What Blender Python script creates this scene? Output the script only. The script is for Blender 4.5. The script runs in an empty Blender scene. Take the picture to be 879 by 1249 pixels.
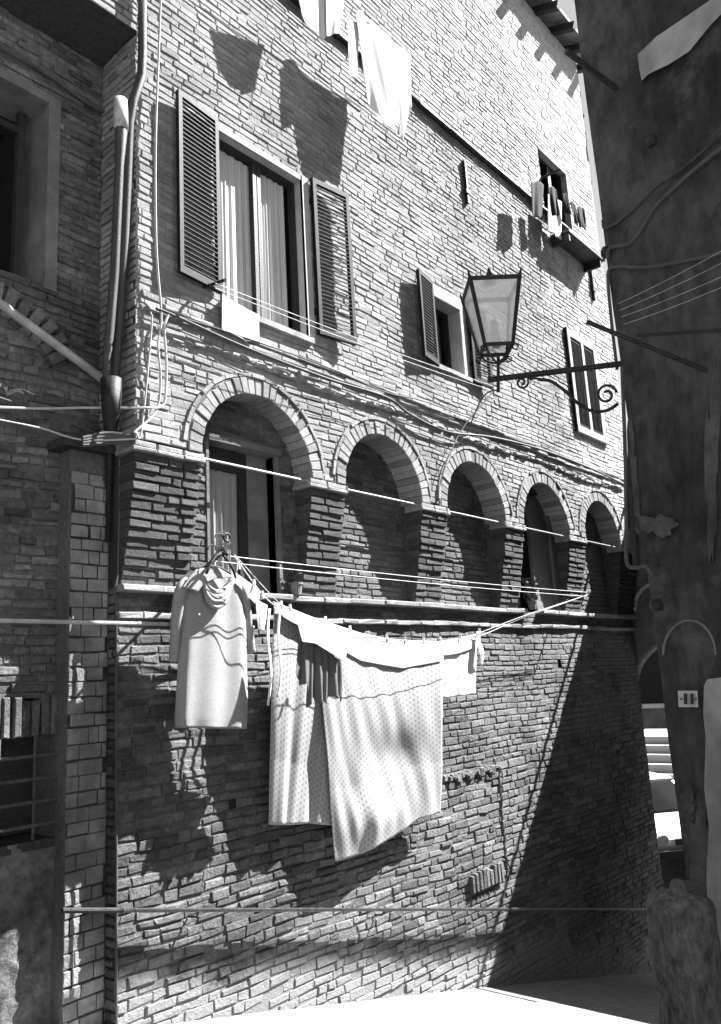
import bpy, bmesh, math, random
import numpy as np
from mathutils import Vector, Matrix
random.seed(7); rng = np.random.default_rng(7)
scene = bpy.context.scene
COL = scene.collection
# ---------------------------------------------------------------- camera
RM = np.array([[0.6464090094893, -0.1207241412521, -0.7533797675608],
               [-0.7609891416003, -0.1734905601395, -0.6251372264622],
               [-0.0552351230425, 0.9774081579675, -0.2040156217576]])
CAM = np.array([-3.426, -4.996, 2.85]); FPX = 986.0
cam_d = bpy.data.cameras.new('camera'); cam = bpy.data.objects.new('camera', cam_d); COL.objects.link(cam)
cam_d.sensor_fit = 'VERTICAL'; cam_d.sensor_height = 36; cam_d.sensor_width = 25.35
cam_d.lens = FPX / 1249 * 36; cam_d.clip_start = 0.05; cam_d.clip_end = 500
m4 = Matrix.Identity(4)
for i in range(3):
    for j in range(3): m4[i][j] = RM[i, j]
    m4[i][3] = CAM[i]
cam.matrix_world = m4
scene.camera = cam
# ---------------------------------------------------------------- world and sun
SDIR = Vector((-1.9, 1.0, -2.15)).normalized()         # direction the light travels
elev = math.asin(-SDIR.z); az = math.atan2(-SDIR.x, -SDIR.y)
w = bpy.data.worlds.new('World'); scene.world = w; w.use_nodes = True
nt = w.node_tree; bg = nt.nodes['Background']
sky = nt.nodes.new('ShaderNodeTexSky'); sky.sky_type = 'NISHITA'; sky.sun_disc = False
sky.sun_elevation = elev; sky.sun_rotation = az
bw = nt.nodes.new('ShaderNodeRGBToBW')                  # black-and-white film
nt.links.new(sky.outputs[0], bw.inputs[0]); nt.links.new(bw.outputs[0], bg.inputs[0])
bg.inputs[1].default_value = 0.05
sd = bpy.data.lights.new('sun', 'SUN'); sd.energy = 5.0; sd.angle = math.radians(0.4); sd.color = (1, 1, 1)
so = bpy.data.objects.new('sun', sd); COL.objects.link(so)
so.rotation_euler = (-SDIR).to_track_quat('Z', 'Y').to_euler(); so.location = (8, -8, 14)
scene.view_settings.view_transform = 'Standard'; scene.view_settings.look = 'None'
scene.view_settings.exposure = 2.1; scene.view_settings.gamma = 1
scene.cycles.max_bounces = 6; scene.cycles.diffuse_bounces = 1

# ---------------------------------------------------------------- point helpers (pixel of the photograph on a real plane)
def ray(x, y): return RM @ np.array([x - 439.0, -(y - 624.0), -FPX])
def at(x, y, Y=0.0): r = ray(x, y); return CAM + (Y - CAM[1]) / r[1] * r
def atx(x, y, X): r = ray(x, y); return CAM + (X - CAM[0]) / r[0] * r
def atd(x, y, d): return CAM + ray(x, y) * d / FPX
def ground_z(x, y=0.0):
    if x < 9.5: return 0.66 - 0.228 * x - 0.0016 * x * x
    return 0.66 - 0.228 * 9.5 - 0.144 + 0.36 * (min(x, 12.5) - 9.5)

# ---------------------------------------------------------------- materials
def mat(name, v, rough=0.85, var=0.25, scale=6.0, bump=0.15, bscale=60.0, island=0.0, stain=0.0, chalk=None, axis=(1, 0, 0), metal=0.0, spec=0.3, stretch=(1, 1, 1)):
    m = bpy.data.materials.new(name); m.use_nodes = True; n = m.node_tree.nodes; l = m.node_tree.links
    b = n['Principled BSDF']; b.inputs['Roughness'].default_value = rough
    b.inputs['Metallic'].default_value = metal; b.inputs['Specular IOR Level'].default_value = spec
    tc = n.new('ShaderNodeTexCoord'); mp = n.new('ShaderNodeMapping'); mp.inputs['Scale'].default_value = stretch
    l.new(tc.outputs['Object'], mp.inputs[0])
    no = n.new('ShaderNodeTexNoise'); no.inputs['Scale'].default_value = scale; no.inputs['Detail'].default_value = 6; no.inputs['Roughness'].default_value = 0.65
    l.new(mp.outputs[0], no.inputs['Vector'])
    mr = n.new('ShaderNodeMapRange'); mr.inputs['From Min'].default_value = 0.3; mr.inputs['From Max'].default_value = 0.7
    mr.inputs['To Min'].default_value = v * (1 - var); mr.inputs['To Max'].default_value = v * (1 + var)
    l.new(no.outputs[0], mr.inputs[0]); last = mr.outputs[0]
    if island:
        g = n.new('ShaderNodeNewGeometry'); r2 = n.new('ShaderNodeMapRange')
        r2.inputs['To Min'].default_value = 1 - island; r2.inputs['To Max'].default_value = 1 + island
        l.new(g.outputs['Random Per Island'], r2.inputs[0])
        mu = n.new('ShaderNodeMath'); mu.operation = 'MULTIPLY'; l.new(last, mu.inputs[0]); l.new(r2.outputs[0], mu.inputs[1]); last = mu.outputs[0]
    if stain:
        n2 = n.new('ShaderNodeTexNoise'); n2.inputs['Scale'].default_value = 0.9; n2.inputs['Detail'].default_value = 5; n2.inputs['Roughness'].default_value = 0.6
        l.new(mp.outputs[0], n2.inputs['Vector'])
        r3 = n.new('ShaderNodeMapRange'); r3.inputs['From Min'].default_value = 0.38; r3.inputs['From Max'].default_value = 0.62
        r3.inputs['To Min'].default_value = 1 - stain; r3.inputs['To Max'].default_value = 1 + stain * 0.7
        l.new(n2.outputs[0], r3.inputs[0])
        mu = n.new('ShaderNodeMath'); mu.operation = 'MULTIPLY'; l.new(last, mu.inputs[0]); l.new(r3.outputs[0], mu.inputs[1]); last = mu.outputs[0]
    if chalk:                                            # worn limewash / plaster skim lying over the bricks towards +X
        xa, xb, cv = chalk
        sx = n.new('ShaderNodeVectorMath'); sx.operation = 'DOT_PRODUCT'; sx.inputs[1].default_value = axis; l.new(tc.outputs['Object'], sx.inputs[0])
        nz_ = n.new('ShaderNodeTexNoise'); nz_.inputs['Scale'].default_value = 1.3; nz_.inputs['Detail'].default_value = 8; nz_.inputs['Roughness'].default_value = 0.7
        l.new(tc.outputs['Object'], nz_.inputs['Vector'])
        g1 = n.new('ShaderNodeMapRange'); g1.inputs['From Min'].default_value = xa; g1.inputs['From Max'].default_value = xb; g1.inputs['To Min'].default_value = -.35; g1.inputs['To Max'].default_value = .35
        l.new(sx.outputs['Value'], g1.inputs[0])
        ad = n.new('ShaderNodeMath'); ad.operation = 'ADD'; l.new(g1.outputs[0], ad.inputs[0]); l.new(nz_.outputs[0], ad.inputs[1])
        g2 = n.new('ShaderNodeMapRange'); g2.inputs['From Min'].default_value = .52; g2.inputs['From Max'].default_value = .66; l.new(ad.outputs[0], g2.inputs[0])
        mxv = n.new('ShaderNodeMix'); mxv.data_type = 'FLOAT'; l.new(g2.outputs[0], mxv.inputs[0]); l.new(last, mxv.inputs[2]); mxv.inputs[3].default_value = cv; last = mxv.outputs[0]
    l.new(last, b.inputs['Base Color'])
    if bump:
        nb = n.new('ShaderNodeTexNoise'); nb.inputs['Scale'].default_value = bscale; nb.inputs['Detail'].default_value = 6; nb.inputs['Roughness'].default_value = 0.7
        l.new(tc.outputs['Object'], nb.inputs['Vector'])
        bp = n.new('ShaderNodeBump'); bp.inputs['Strength'].default_value = bump; bp.inputs['Distance'].default_value = 0.03
        l.new(nb.outputs[0], bp.inputs['Height']); l.new(bp.outputs[0], b.inputs['Normal'])
    return m
M = {}
M['brick_up'] = mat('brick_upper', 0.31, island=0.24, stain=0.28, chalk=(4, 10.5, .5), scale=25, var=0.22, bump=0.6, bscale=70)
M['brick_top'] = mat('brick_top', 0.40, island=0.14, chalk=(3, 9.5, .52), stain=0.22, scale=25, var=0.15, bump=0.6, bscale=60)
M['brick_lo'] = mat('brick_lower', 0.15, island=0.42, stain=0.38, scale=30, var=0.4, bump=1.0, bscale=38, chalk=(-14, 20, .20))
M['iron_rail'] = mat('iron_rail', .16, rough=.5, scale=20, var=.5, bump=.3)
M['brick_base'] = mat('brick_base', 0.15, island=0.42, stain=0.3, scale=30, var=0.4, bump=1.0, bscale=34, chalk=(-1.75, -.55, .30), axis=(-.228, 0, -1))
M['mortar_base'] = mat('mortar_base', 0.15, scale=30, var=0.3, bump=0.9, bscale=50, stain=0.3, chalk=(-1.75, -.55, .26), axis=(-.228, 0, -1))
M['brick_corbel_shaded'] = mat('brick_corbel_shaded', 0.085, island=0.35, scale=20, var=0.3, bump=0.8, bscale=60)  # darker than the neighbouring bricks: the corbels' shade is put into the colour
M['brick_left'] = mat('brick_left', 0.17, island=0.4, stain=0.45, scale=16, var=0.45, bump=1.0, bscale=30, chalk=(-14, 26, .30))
M['arch_brick'] = mat('arch_brick', 0.27, island=0.35, scale=25, var=0.2, bump=0.5, bscale=70)
M['mortar'] = mat('mortar', 0.17, scale=30, var=0.3, bump=0.9, bscale=50, stain=0.3)
M['mortar_up'] = mat('mortar_upper', 0.32, chalk=(4, 9.5, .5), scale=30, var=0.3, bump=0.9, bscale=50, stain=0.3)
M['mortar_dark'] = mat('mortar_dark', 0.06, scale=30, var=0.4, bump=0.9, bscale=40)
M['plaster'] = mat('plaster', 0.5, scale=5, var=0.15, bump=0.3, bscale=30, stain=0.15)
M['plaster_grey'] = mat('plaster_grey', 0.17, scale=4, var=0.3, bump=0.4, bscale=25, stain=0.3)
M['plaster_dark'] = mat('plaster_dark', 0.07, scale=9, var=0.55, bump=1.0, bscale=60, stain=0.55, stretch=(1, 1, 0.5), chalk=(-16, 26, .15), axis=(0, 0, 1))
M['stone'] = mat('stone', 0.33, scale=9, var=0.35, bump=0.7, bscale=30, stain=0.3)
M['stone_lip'] = mat('stone_lip', 0.30, scale=12, var=0.3, bump=0.6, bscale=40, island=0.15)
M['wood_dark'] = mat('wood_dark', 0.03, rough=0.55, scale=8, var=0.4, bump=0.2, stretch=(1, 1, 6))
M['shutter'] = mat('shutter_paint', 0.012, rough=0.6, spec=.15, scale=10, var=0.3, bump=0.15)
M['black'] = mat('black_void', 0.012, rough=0.9, bump=0)
M['iron'] = mat('iron', 0.02, rough=0.5, scale=30, var=0.5, bump=0.3)
M['zinc'] = mat('zinc_pipe', 0.055, rough=0.55, scale=8, var=0.35, bump=0.2, stretch=(1, 1, 0.2))
M['pipe_light'] = mat('pipe_light', 0.4, rough=0.4, scale=8, var=0.3, bump=0.1)
M['cable'] = mat('cable', 0.08, rough=0.7, bump=0)
M['cable_light'] = mat('cable_light', 0.45, rough=0.7, bump=0)
M['cord'] = mat('cord_white', 0.75, rough=0.8, bump=0)
M['white_cloth'] = mat('white_cloth', 0.82, rough=0.95, scale=5, var=0.04, bump=0.15, bscale=90)
M['grey_cloth'] = mat('grey_cloth', 0.16, rough=0.95, scale=150, var=0.35, bump=0.5, bscale=200)
M['grey_cloth_dark'] = mat('grey_cloth_dark', 0.10, rough=0.95, scale=40, var=0.3, bump=0.3, bscale=200)
M['dress'] = mat('dress_knit', 0.36, rough=0.95, scale=160, var=0.35, bump=0.5, bscale=250)
M['black_cloth'] = mat('black_cloth', 0.025, rough=0.95, bump=0.2)
M['curtain'] = mat('curtain', 0.6, rough=0.9, scale=30, var=0.06, bump=0.1, stretch=(8, 8, .5))
M['curtain_grey'] = mat('curtain_grey', 0.30, rough=0.9, scale=6, var=0.15, bump=0.1, stretch=(4, 4, .3))
M['leaf'] = mat('leaf', 0.07, rough=0.6, scale=10, var=0.4, bump=0)
M['car_white'] = mat('car_white', 0.75, rough=0.25, var=0.03, bump=0, spec=0.5)
M['car_dark'] = mat('car_dark', 0.03, rough=0.3, var=0.1, bump=0, spec=0.5)
M['rubber'] = mat('rubber', 0.02, rough=0.8, bump=0)
M['tile'] = mat('roof_tile', 0.22, scale=10, var=0.4, bump=0.6, island=.3)
M['ground_lit'] = mat('piazza_stone', 0.40, scale=3, var=0.15, bump=0.2)
M['facade_far'] = mat('far_facade', 0.16, scale=2, var=0.3, bump=0.3, stain=0.3)

def glass_mat(name, tint=0.03, rough=0.05):
    m = bpy.data.materials.new(name); m.use_nodes = True; b = m.node_tree.nodes['Principled BSDF']
    b.inputs['Base Color'].default_value = (tint, tint, tint, 1); b.inputs['Roughness'].default_value = rough
    b.inputs['Specular IOR Level'].default_value = 0.6; return m
M['glass_dark'] = glass_mat('window_glass', 0.008, .12)
def milk_glass():
    m = bpy.data.materials.new('lantern_glass'); m.use_nodes = True; n = m.node_tree.nodes; l = m.node_tree.links
    b = n['Principled BSDF']; b.inputs['Base Color'].default_value = (.8, .8, .8, 1); b.inputs['Roughness'].default_value = .25
    no = n.new('ShaderNodeTexNoise'); no.inputs['Scale'].default_value = 7; no.inputs['Detail'].default_value = 4
    mr = n.new('ShaderNodeMapRange'); mr.inputs['To Min'].default_value = 0.45; mr.inputs['To Max'].default_value = 0.75
    l.new(no.outputs[0], mr.inputs[0]); l.new(mr.outputs[0], b.inputs['Alpha']); return m
M['lantern_glass'] = milk_glass()

def dotted(name):
    m = bpy.data.materials.new(name); m.use_nodes = True; n = m.node_tree.nodes; l = m.node_tree.links
    b = n['Principled BSDF']; b.inputs['Roughness'].default_value = .95
    uv = n.new('ShaderNodeUVMap'); uv.uv_map = 'UVMap'; sp = n.new('ShaderNodeSeparateXYZ'); l.new(uv.outputs[0], sp.inputs[0])
    def math_(op, a, b2=None):
        x = n.new('ShaderNodeMath'); x.operation = op
        for i, q in enumerate((a, b2)):
            if q is None: continue
            if isinstance(q, (int, float)): x.inputs[i].default_value = q
            else: l.new(q, x.inputs[i])
        return x.outputs[0]
    # uv in metres; dots in staggered columns 5.5 cm apart, 4.4 cm down
    u = math_('DIVIDE', sp.outputs[0], 0.052); v = math_('DIVIDE', sp.outputs[1], 0.05)
    col = math_('FLOOR', u); odd = math_('MODULO', col, 2.0)
    v = math_('ADD', v, math_('MULTIPLY', odd, 0.5))
    fu = math_('SUBTRACT', math_('SUBTRACT', u, col), 0.5); fv = math_('SUBTRACT', math_('FRACT', v), 0.5)
    d = math_('SQRT', math_('ADD', math_('MULTIPLY', fu, fu), math_('MULTIPLY', math_('MULTIPLY', fv, fv), 0.9)))
    dot = math_('LESS_THAN', d, 0.20); ring = math_('GREATER_THAN', d, 0.07); dot = math_('MULTIPLY', dot, ring)
    line = math_('LESS_THAN', math_('ABSOLUTE', math_('SUBTRACT', math_('FRACT', math_('DIVIDE', sp.outputs[0], 0.208)), 0.5)), 0.02)
    tot = math_('MAXIMUM', math_('MULTIPLY', dot, 0.40), math_('MULTIPLY', line, 0.18))
    val = math_('SUBTRACT', 0.47, math_('MULTIPLY', tot, 0.75))
    l.new(val, b.inputs['Base Color'])
    tr = n.new('ShaderNodeBsdfTranslucent'); tr.inputs[0].default_value = (.5, .5, .5, 1)
    mx = n.new('ShaderNodeMixShader'); mx.inputs[0].default_value = .15
    l.new(b.outputs[0], mx.inputs[1]); l.new(tr.outputs[0], mx.inputs[2]); l.new(mx.outputs[0], n['Material Output'].inputs[0])
    return m
M['dotted'] = dotted('dotted_sheet')

def paving_mat():
    m = bpy.data.materials.new('paving'); m.use_nodes = True; n = m.node_tree.nodes; l = m.node_tree.links
    b = n['Principled BSDF']; b.inputs['Roughness'].default_value = .8
    tc = n.new('ShaderNodeTexCoord'); mp = n.new('ShaderNodeMapping'); mp.inputs['Rotation'].default_value = (0, 0, 1.57)
    l.new(tc.outputs['Object'], mp.inputs[0])
    br = n.new('ShaderNodeTexBrick'); br.inputs['Scale'].default_value = 1.0
    br.inputs['Brick Width'].default_value = .42; br.inputs['Row Height'].default_value = .2; br.inputs['Mortar Size'].default_value = .008
    br.inputs['Color1'].default_value = (.30, .30, .30, 1); br.inputs['Color2'].default_value = (.36, .36, .36, 1); br.inputs['Mortar'].default_value = (.14, .14, .14, 1)
    l.new(mp.outputs[0], br.inputs[0])
    no = n.new('ShaderNodeTexNoise'); no.inputs['Scale'].default_value = 12; no.inputs['Detail'].default_value = 6
    mx = n.new('ShaderNodeMix'); mx.data_type = 'RGBA'; mx.blend_type = 'MULTIPLY'; mx.inputs[0].default_value = .5
    l.new(br.outputs[0], mx.inputs[6]); l.new(no.outputs[0], mx.inputs[7]); l.new(mx.outputs[2], b.inputs['Base Color'])
    bp = n.new('ShaderNodeBump'); bp.inputs['Strength'].default_value = .6; bp.inputs['Distance'].default_value = .01
    l.new(br.outputs['Fac'], bp.inputs['Height']); bp.invert = True; l.new(bp.outputs[0], b.inputs['Normal'])
    return m
M['paving'] = paving_mat()

# ---------------------------------------------------------------- object helpers
def link_mesh(name, verts, faces, material, parent=None, uvs=None, smooth=False):
    me = bpy.data.meshes.new(name); me.from_pydata([tuple(map(float, v)) for v in verts], [], faces)
    if uvs is not None:
        ul = me.uv_layers.new(name='UVMap')
        for lp in me.loops: ul.data[lp.index].uv = uvs[lp.vertex_index]
    me.update()
    if smooth: me.polygons.foreach_set('use_smooth', [True] * len(me.polygons))
    o = bpy.data.objects.new(name, me); COL.objects.link(o)
    me.materials.append(M[material] if isinstance(material, str) else material)
    if parent is not None:
        o.parent = parent; o.matrix_parent_inverse = parent.matrix_world.inverted() if False else Matrix.Translation(-parent.location)
    return o
def tag(o, label=None, cat=None, group=None, kind=None):
    if label: o['label'] = label
    if cat: o['category'] = cat
    if group: o['group'] = group
    if kind: o['kind'] = kind
    return o
def thing(name, loc, label, cat, group=None):
    o = bpy.data.objects.new(name, None); COL.objects.link(o); o.location = tuple(map(float, loc)); o.empty_display_size = .2
    return tag(o, label, cat, group)
class MB:
    def __init__(s): s.v = []; s.f = []
    def add(s, v, f):
        b = len(s.v); s.v += [tuple(map(float, q)) for q in v]; s.f += [tuple(i + b for i in q) for q in f]; return s
    def box(s, x0, x1, y0, y1, z0, z1):
        return s.add([(x0, y0, z0), (x1, y0, z0), (x1, y1, z0), (x0, y1, z0), (x0, y0, z1), (x1, y0, z1), (x1, y1, z1), (x0, y1, z1)],
                     [(0, 3, 2, 1), (4, 5, 6, 7), (0, 1, 5, 4), (1, 2, 6, 5), (2, 3, 7, 6), (3, 0, 4, 7)])
    def obox(s, c, ax, ay, az):      # centre and three half-axis vectors
        c = np.array(c, float); ax, ay, az = map(lambda q: np.array(q, float), (ax, ay, az)); v = []
        for k in (-1, 1):
            for (i, j) in ((-1, -1), (1, -1), (1, 1), (-1, 1)): v.append(c + i * ax + j * ay + k * az)
        return s.add(v, [(0, 3, 2, 1), (4, 5, 6, 7), (0, 1, 5, 4), (1, 2, 6, 5), (2, 3, 7, 6), (3, 0, 4, 7)])
    def rough_box(s, x0, x1, y0, y1, z0, z1, j=.004, bev=.006):   # a worn brick: chamfered front, jittered
        r = lambda: random.uniform(-j, j)
        bk = [(x0, y1, z0), (x1, y1, z0), (x1, y1, z1), (x0, y1, z1)]
        fr = [(x0 + r(), y0 + bev, z0 + r()), (x1 + r(), y0 + bev, z0 + r()), (x1 + r(), y0 + bev, z1 + r()), (x0 + r(), y0 + bev, z1 + r())]
        cx = [(1, 1), (-1, 1), (-1, -1), (1, -1)]
        fi = [(p[0] + c[0] * bev, y0 + r(), p[2] + c[1] * bev) for p, c in zip(fr, cx)]
        f = [(8, 9, 10, 11)]
        for k in range(4):
            k2 = (k + 1) % 4; f += [(k, k2, 4 + k2, 4 + k), (4 + k, 4 + k2, 8 + k2, 8 + k)]
        return s.add(bk + fr + fi, f)
    def tube(s, pts, r, n=8, closed_ends=True):
        pts = [np.array(p, float) for p in pts]; rs = r if isinstance(r, (list, tuple)) else [r] * len(pts)
        v = []; prev = None
        for i, p in enumerate(pts):
            t = pts[min(i + 1, len(pts) - 1)] - pts[max(i - 1, 0)]; t /= max(np.linalg.norm(t), 1e-9)
            if prev is None:
                a = np.array([0, 0, 1.]) if abs(t[2]) < .9 else np.array([1., 0, 0]); nrm = np.cross(t, a)
            else: nrm = prev - t * (prev @ t)
            nrm /= max(np.linalg.norm(nrm), 1e-9); prev = nrm; bi = np.cross(t, nrm)
            for k in range(n):
                an = 2 * math.pi * k / n; v.append(p + rs[i] * (math.cos(an) * nrm + math.sin(an) * bi))
        f = []
        for i in range(len(pts) - 1):
            for k in range(n):
                k2 = (k + 1) % n; f.append((i * n + k, i * n + k2, (i + 1) * n + k2, (i + 1) * n + k))
        if closed_ends: f.append(tuple(range(n))[::-1]); f.append(tuple((len(pts) - 1) * n + k for k in range(n)))
        return s.add(v, f)
    def lathe(s, c, prof, n=24):
        v = []; f = []
        for (r, z) in prof:
            for k in range(n): a = 2 * math.pi * k / n; v.append((c[0] + r * math.cos(a), c[1] + r * math.sin(a), c[2] + z))
        for i in range(len(prof) - 1):
            for k in range(n): k2 = (k + 1) % n; f.append((i * n + k, i * n + k2, (i + 1) * n + k2, (i + 1) * n + k))
        f.append(tuple((len(prof) - 1) * n + k for k in range(n))); f.append(tuple(range(n))[::-1])
        return s.add(v, f)
    def build(s, name, material, parent=None, smooth=False): return link_mesh(name, s.v, s.f, material, parent, smooth=smooth)
def spline(pts, n=10):
    pts = [np.array(p, float) for p in pts]; out = []
    P = [2 * pts[0] - pts[1]] + pts + [2 * pts[-1] - pts[-2]]
    for i in range(1, len(P) - 2):
        for k in range(n):
            t = k / n; a, b, c, d = P[i - 1:i + 3]
            out.append(.5 * ((2 * b) + (-a + c) * t + (2 * a - 5 * b + 4 * c - d) * t * t + (-a + 3 * b - 3 * c + d) * t ** 3))
    out.append(pts[-1]); return out
def sag(a, b, s=.05, n=16):
    a = np.array(a, float); b = np.array(b, float); return [a + (b - a) * t + np.array([0, 0, -4 * s * t * (1 - t)]) for t in np.linspace(0, 1, n + 1)]

# ---------------------------------------------------------------- brick walls (every brick a small worn block of one mesh)
def brick_wall(name, org, U, N, x0, x1, z0, z1, holes, bmat, mmat, parent, course=.068, length=.27, joint=.012, prot=(.004, .016), wob=.006, drop=.01, backing=.012, zfun=None, jit=.004):
    org, U, N = np.array(org, float), np.array(U, float), np.array(N, float); Z = np.array([0, 0, 1.])
    V, F, MV, MF = [], [], [], []
    ph = rng.uniform(0, 6, 6)
    def wz(x, z): return wob * (math.sin(x * 1.7 + ph[0] + z * .9) + .6 * math.sin(x * 4.1 + ph[1] + z * 2.3)) + (zfun(x, z) if zfun else 0)
    zb = z0
    while True:
        za = zb; zb = min(za + course * random.choice([1, 1, 1, .9, 1.12, .82]) * random.uniform(.96, 1.04), z1)
        if zb - za < .02: break
        zm = (za + zb) / 2; iv = [(x0, x1)]
        for h in holes:
            for (a, b) in h(za, zb):
                nv = []
                for (p, q) in iv:
                    if b <= p or a >= q: nv.append((p, q)); continue
                    if a > p: nv.append((p, a))
                    if b < q: nv.append((b, q))
                iv = nv
        for (p, q) in iv:
            if q - p < .015: continue
            n = max(1, int((q - p) / 1.0)); xs = np.linspace(p, q, n + 1)
            for k in range(n):
                bidx = len(MV); mv = [(xs[k], za), (xs[k + 1], za), (xs[k + 1], zb), (xs[k], zb)]
                MV += [org + U * a + Z * (b + wz(a, b)) - N * backing for a, b in mv]; MF.append((bidx, bidx + 1, bidx + 2, bidx + 3))
            x = p + random.uniform(-length, 0)
            while x < q:
                L = length * random.choice([1, 1, .5, .55, .8, .9, 1.1]) * random.uniform(.92, 1.06)
                a, b = max(x, p), min(x + L - joint, q)
                x += L; sh = random.uniform(-.003, .003)
                if b - a < .03 or random.random() < drop: continue
                w_ = random.uniform(*prot)
                if random.random() < .06: w_ *= .2
                jj = lambda: random.uniform(-jit, jit)
                c0 = za + random.uniform(0, .004) + sh; c1 = zb - joint - random.uniform(-.002, .006) + sh; be = .006
                rim = [(a + jj(), c0 + jj()), (b + jj(), c0 + jj()), (b + jj(), c1 + jj()), (a + jj(), c1 + jj())]
                sg = [(1, 1), (-1, 1), (-1, -1), (1, -1)]
                base = len(V)
                V += [org + U * u + Z * (v + wz(u, v)) - N * (backing + .002) for u, v in ((a, c0), (b, c0), (b, c1), (a, c1))]
                V += [org + U * u + Z * (v + wz(u, v)) + N * (w_ - .005) for u, v in rim]
                V += [org + U * (u + s[0] * be) + Z * (v + s[1] * be + wz(u, v)) + N * (w_ + random.uniform(-.003, .003)) for (u, v), s in zip(rim, sg)]
                F.append((base + 8, base + 9, base + 10, base + 11))
                for k in range(4):
                    k2 = (k + 1) % 4; F += [(base + k, base + k2, base + 4 + k2, base + 4 + k), (base + 4 + k, base + 4 + k2, base + 8 + k2, base + 8 + k)]
    me = bpy.data.meshes.new(name); nb = len(V)
    me.from_pydata([tuple(v) for v in V] + [tuple(v) for v in MV], [], F + [tuple(i + nb for i in f) for f in MF])
    me.materials.append(M[bmat]); me.materials.append(M[mmat])
    me.polygons.foreach_set('material_index', [0] * len(F) + [1] * len(MF)); me.update()
    o = bpy.data.objects.new(name, me); COL.objects.link(o)
    if parent is not None: o.parent = parent; o.matrix_parent_inverse = Matrix.Translation(-parent.location)
    return o
def rect_hole(a, b, c, d): return lambda za, zb: [(a, b)] if zb > c + .02 and za < d - .02 else []
def arch_hole(cx, r, zs, zbase):
    def h(za, zb):
        if zb <= zbase + .01: return []
        zm = (za + zb) / 2
        if zm < zs: return [(cx - r, cx + r)]
        q = r * r - (zm - zs) ** 2
        return [(cx - math.sqrt(q), cx + math.sqrt(q))] if q > 0 else []
    return h

# ================================================================= GROUND
xs = sorted(set(list(np.arange(-14, 9.5, .5)) + [9.5, 10, 11, 12, 12.5, 16, 30, 120])); ys = [-60, -20, -12, -8, -6, -4, -3, -2, -1, 0, 1, 4, 10, 30, 80]
gv = [(x, y, ground_z(x)) for x in xs for y in ys]; gf = []
for i in range(len(xs) - 1):
    for j in range(len(ys) - 1):
        a = i * len(ys) + j; gf.append((a, a + len(ys), a + len(ys) + 1, a + 1))
tag(link_mesh('street', gv, gf, 'paving'), kind='structure')

# ================================================================= MAIN BUILDING
LO = .22
MBD = thing('brick_building', (0, 0, .6), 'old brick building with corbelled row of five arches, louvred shutters and washing hung in front', 'building')
ARC = [(1.265, .645), (3.02, .635), (4.79, .645), (6.57, .655), (8.38, .64)]
ZS, SILL = 4.70, 3.64
holes_up = [arch_hole(cx, r + .14, ZS, 0) for cx, r in ARC]
WIN = {'w1': (.86, 1.95, 6.12, 7.84), 'w2': (4.16, 4.86, 6.46, 7.36), 'w3': (7.86, 8.92, 6.48, 7.98), 'w4': (7.62, 8.62, 9.85, 11.15)}
holes_up += [rect_hole(*WIN[k]) for k in WIN]
brick_wall('upper_wall', (0, 0, 0), (1, 0, 0), (0, -1, 0), 0, 9.8, ZS + .03, 10.0, holes_up, 'brick_up', 'mortar_up', MBD, length=.24, joint=.009, prot=(-.002, .007), wob=.009, drop=.012, backing=.005, jit=.007)
brick_wall('top_wall', (0, 0, 0), (1, 0, 0), (0, -1, 0), -3.2, 9.75, 10.0, 14.1, [rect_hole(*WIN['w4'])], 'brick_top', 'mortar_up', MBD, course=.072, prot=(-.003, .004), wob=.012, drop=.015, jit=.008, backing=.006)
# jettied wall continuing to the left above the neighbour
brick_wall('jetty_wall', (0, 0, 0), (1, 0, 0), (0, -1, 0), -3.2, 0, 8.3, 10.0, [], 'brick_up', 'mortar_up', MBD)
# lower wall and niche backs
D1 = (.87, 1.66, SILL, 4.93); D4 = (6.02, 7.35, SILL, 5.3)
NI = [(2.385, 3.655), (4.145, 5.435), (7.74, 9.02)]
HOL = [rect_hole(*D1), rect_hole(*D4)] + [rect_hole(a, b, SILL, 5.6) for a, b in NI] + [ rect_hole(1.02, 1.10, 1.86, 1.98), rect_hole(6.9, 7.0, 2.86, 2.97), rect_hole(8.34, 8.46, 4.02, 4.16)]
low_slope = lambda x, z: -.05 * max(0, 1.7 - z) * (x * .25)
brick_wall('lower_wall', (0, LO, 0), (1, 0, 0), (0, -1, 0), 0, 9.65, 1.9, 5.5, HOL, 'brick_lo', 'mortar', MBD, length=.25, prot=(-.003, .008), wob=.007, drop=.02, jit=.008, backing=.007)
for (a, b) in NI:
    brick_wall('niche_back', (0, .30, 0), (1, 0, 0), (0, -1, 0), a - .02, b + .02, SILL, 5.5, [rect_hole(8.34, 8.46, 4.02, 4.16)], 'brick_lo', 'mortar', MBD, length=.25, prot=(-.002, .009), wob=.008, drop=.02, jit=.007, backing=.008)
    MB().box(a - .1, a, LO + .001, .32, SILL, 5.5).box(b, b + .1, LO + .001, .32, SILL, 5.5).box(a, b, LO - .04, .32, SILL - .03, SILL - .002).box(a, b, .31, .5, SILL, 5.6).build('niche_side', 'brick_corbel_shaded', MBD)
# the oldest part near the street: coarse and irregular, courses tilting with the slope
brick_wall('base_wall', (0, LO, 0), (1, 0, 0), (0, -1, 0), 0, 9.62, -2.1, 1.9, [], 'brick_base', 'mortar_base', MBD, course=.073, length=.24, prot=(-.004, .012), wob=.008, drop=.03, jit=.011, backing=.008,
           zfun=lambda x, z: -(.018 * x) * max(0, min(1, (1.9 - z) / .8)))
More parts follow.
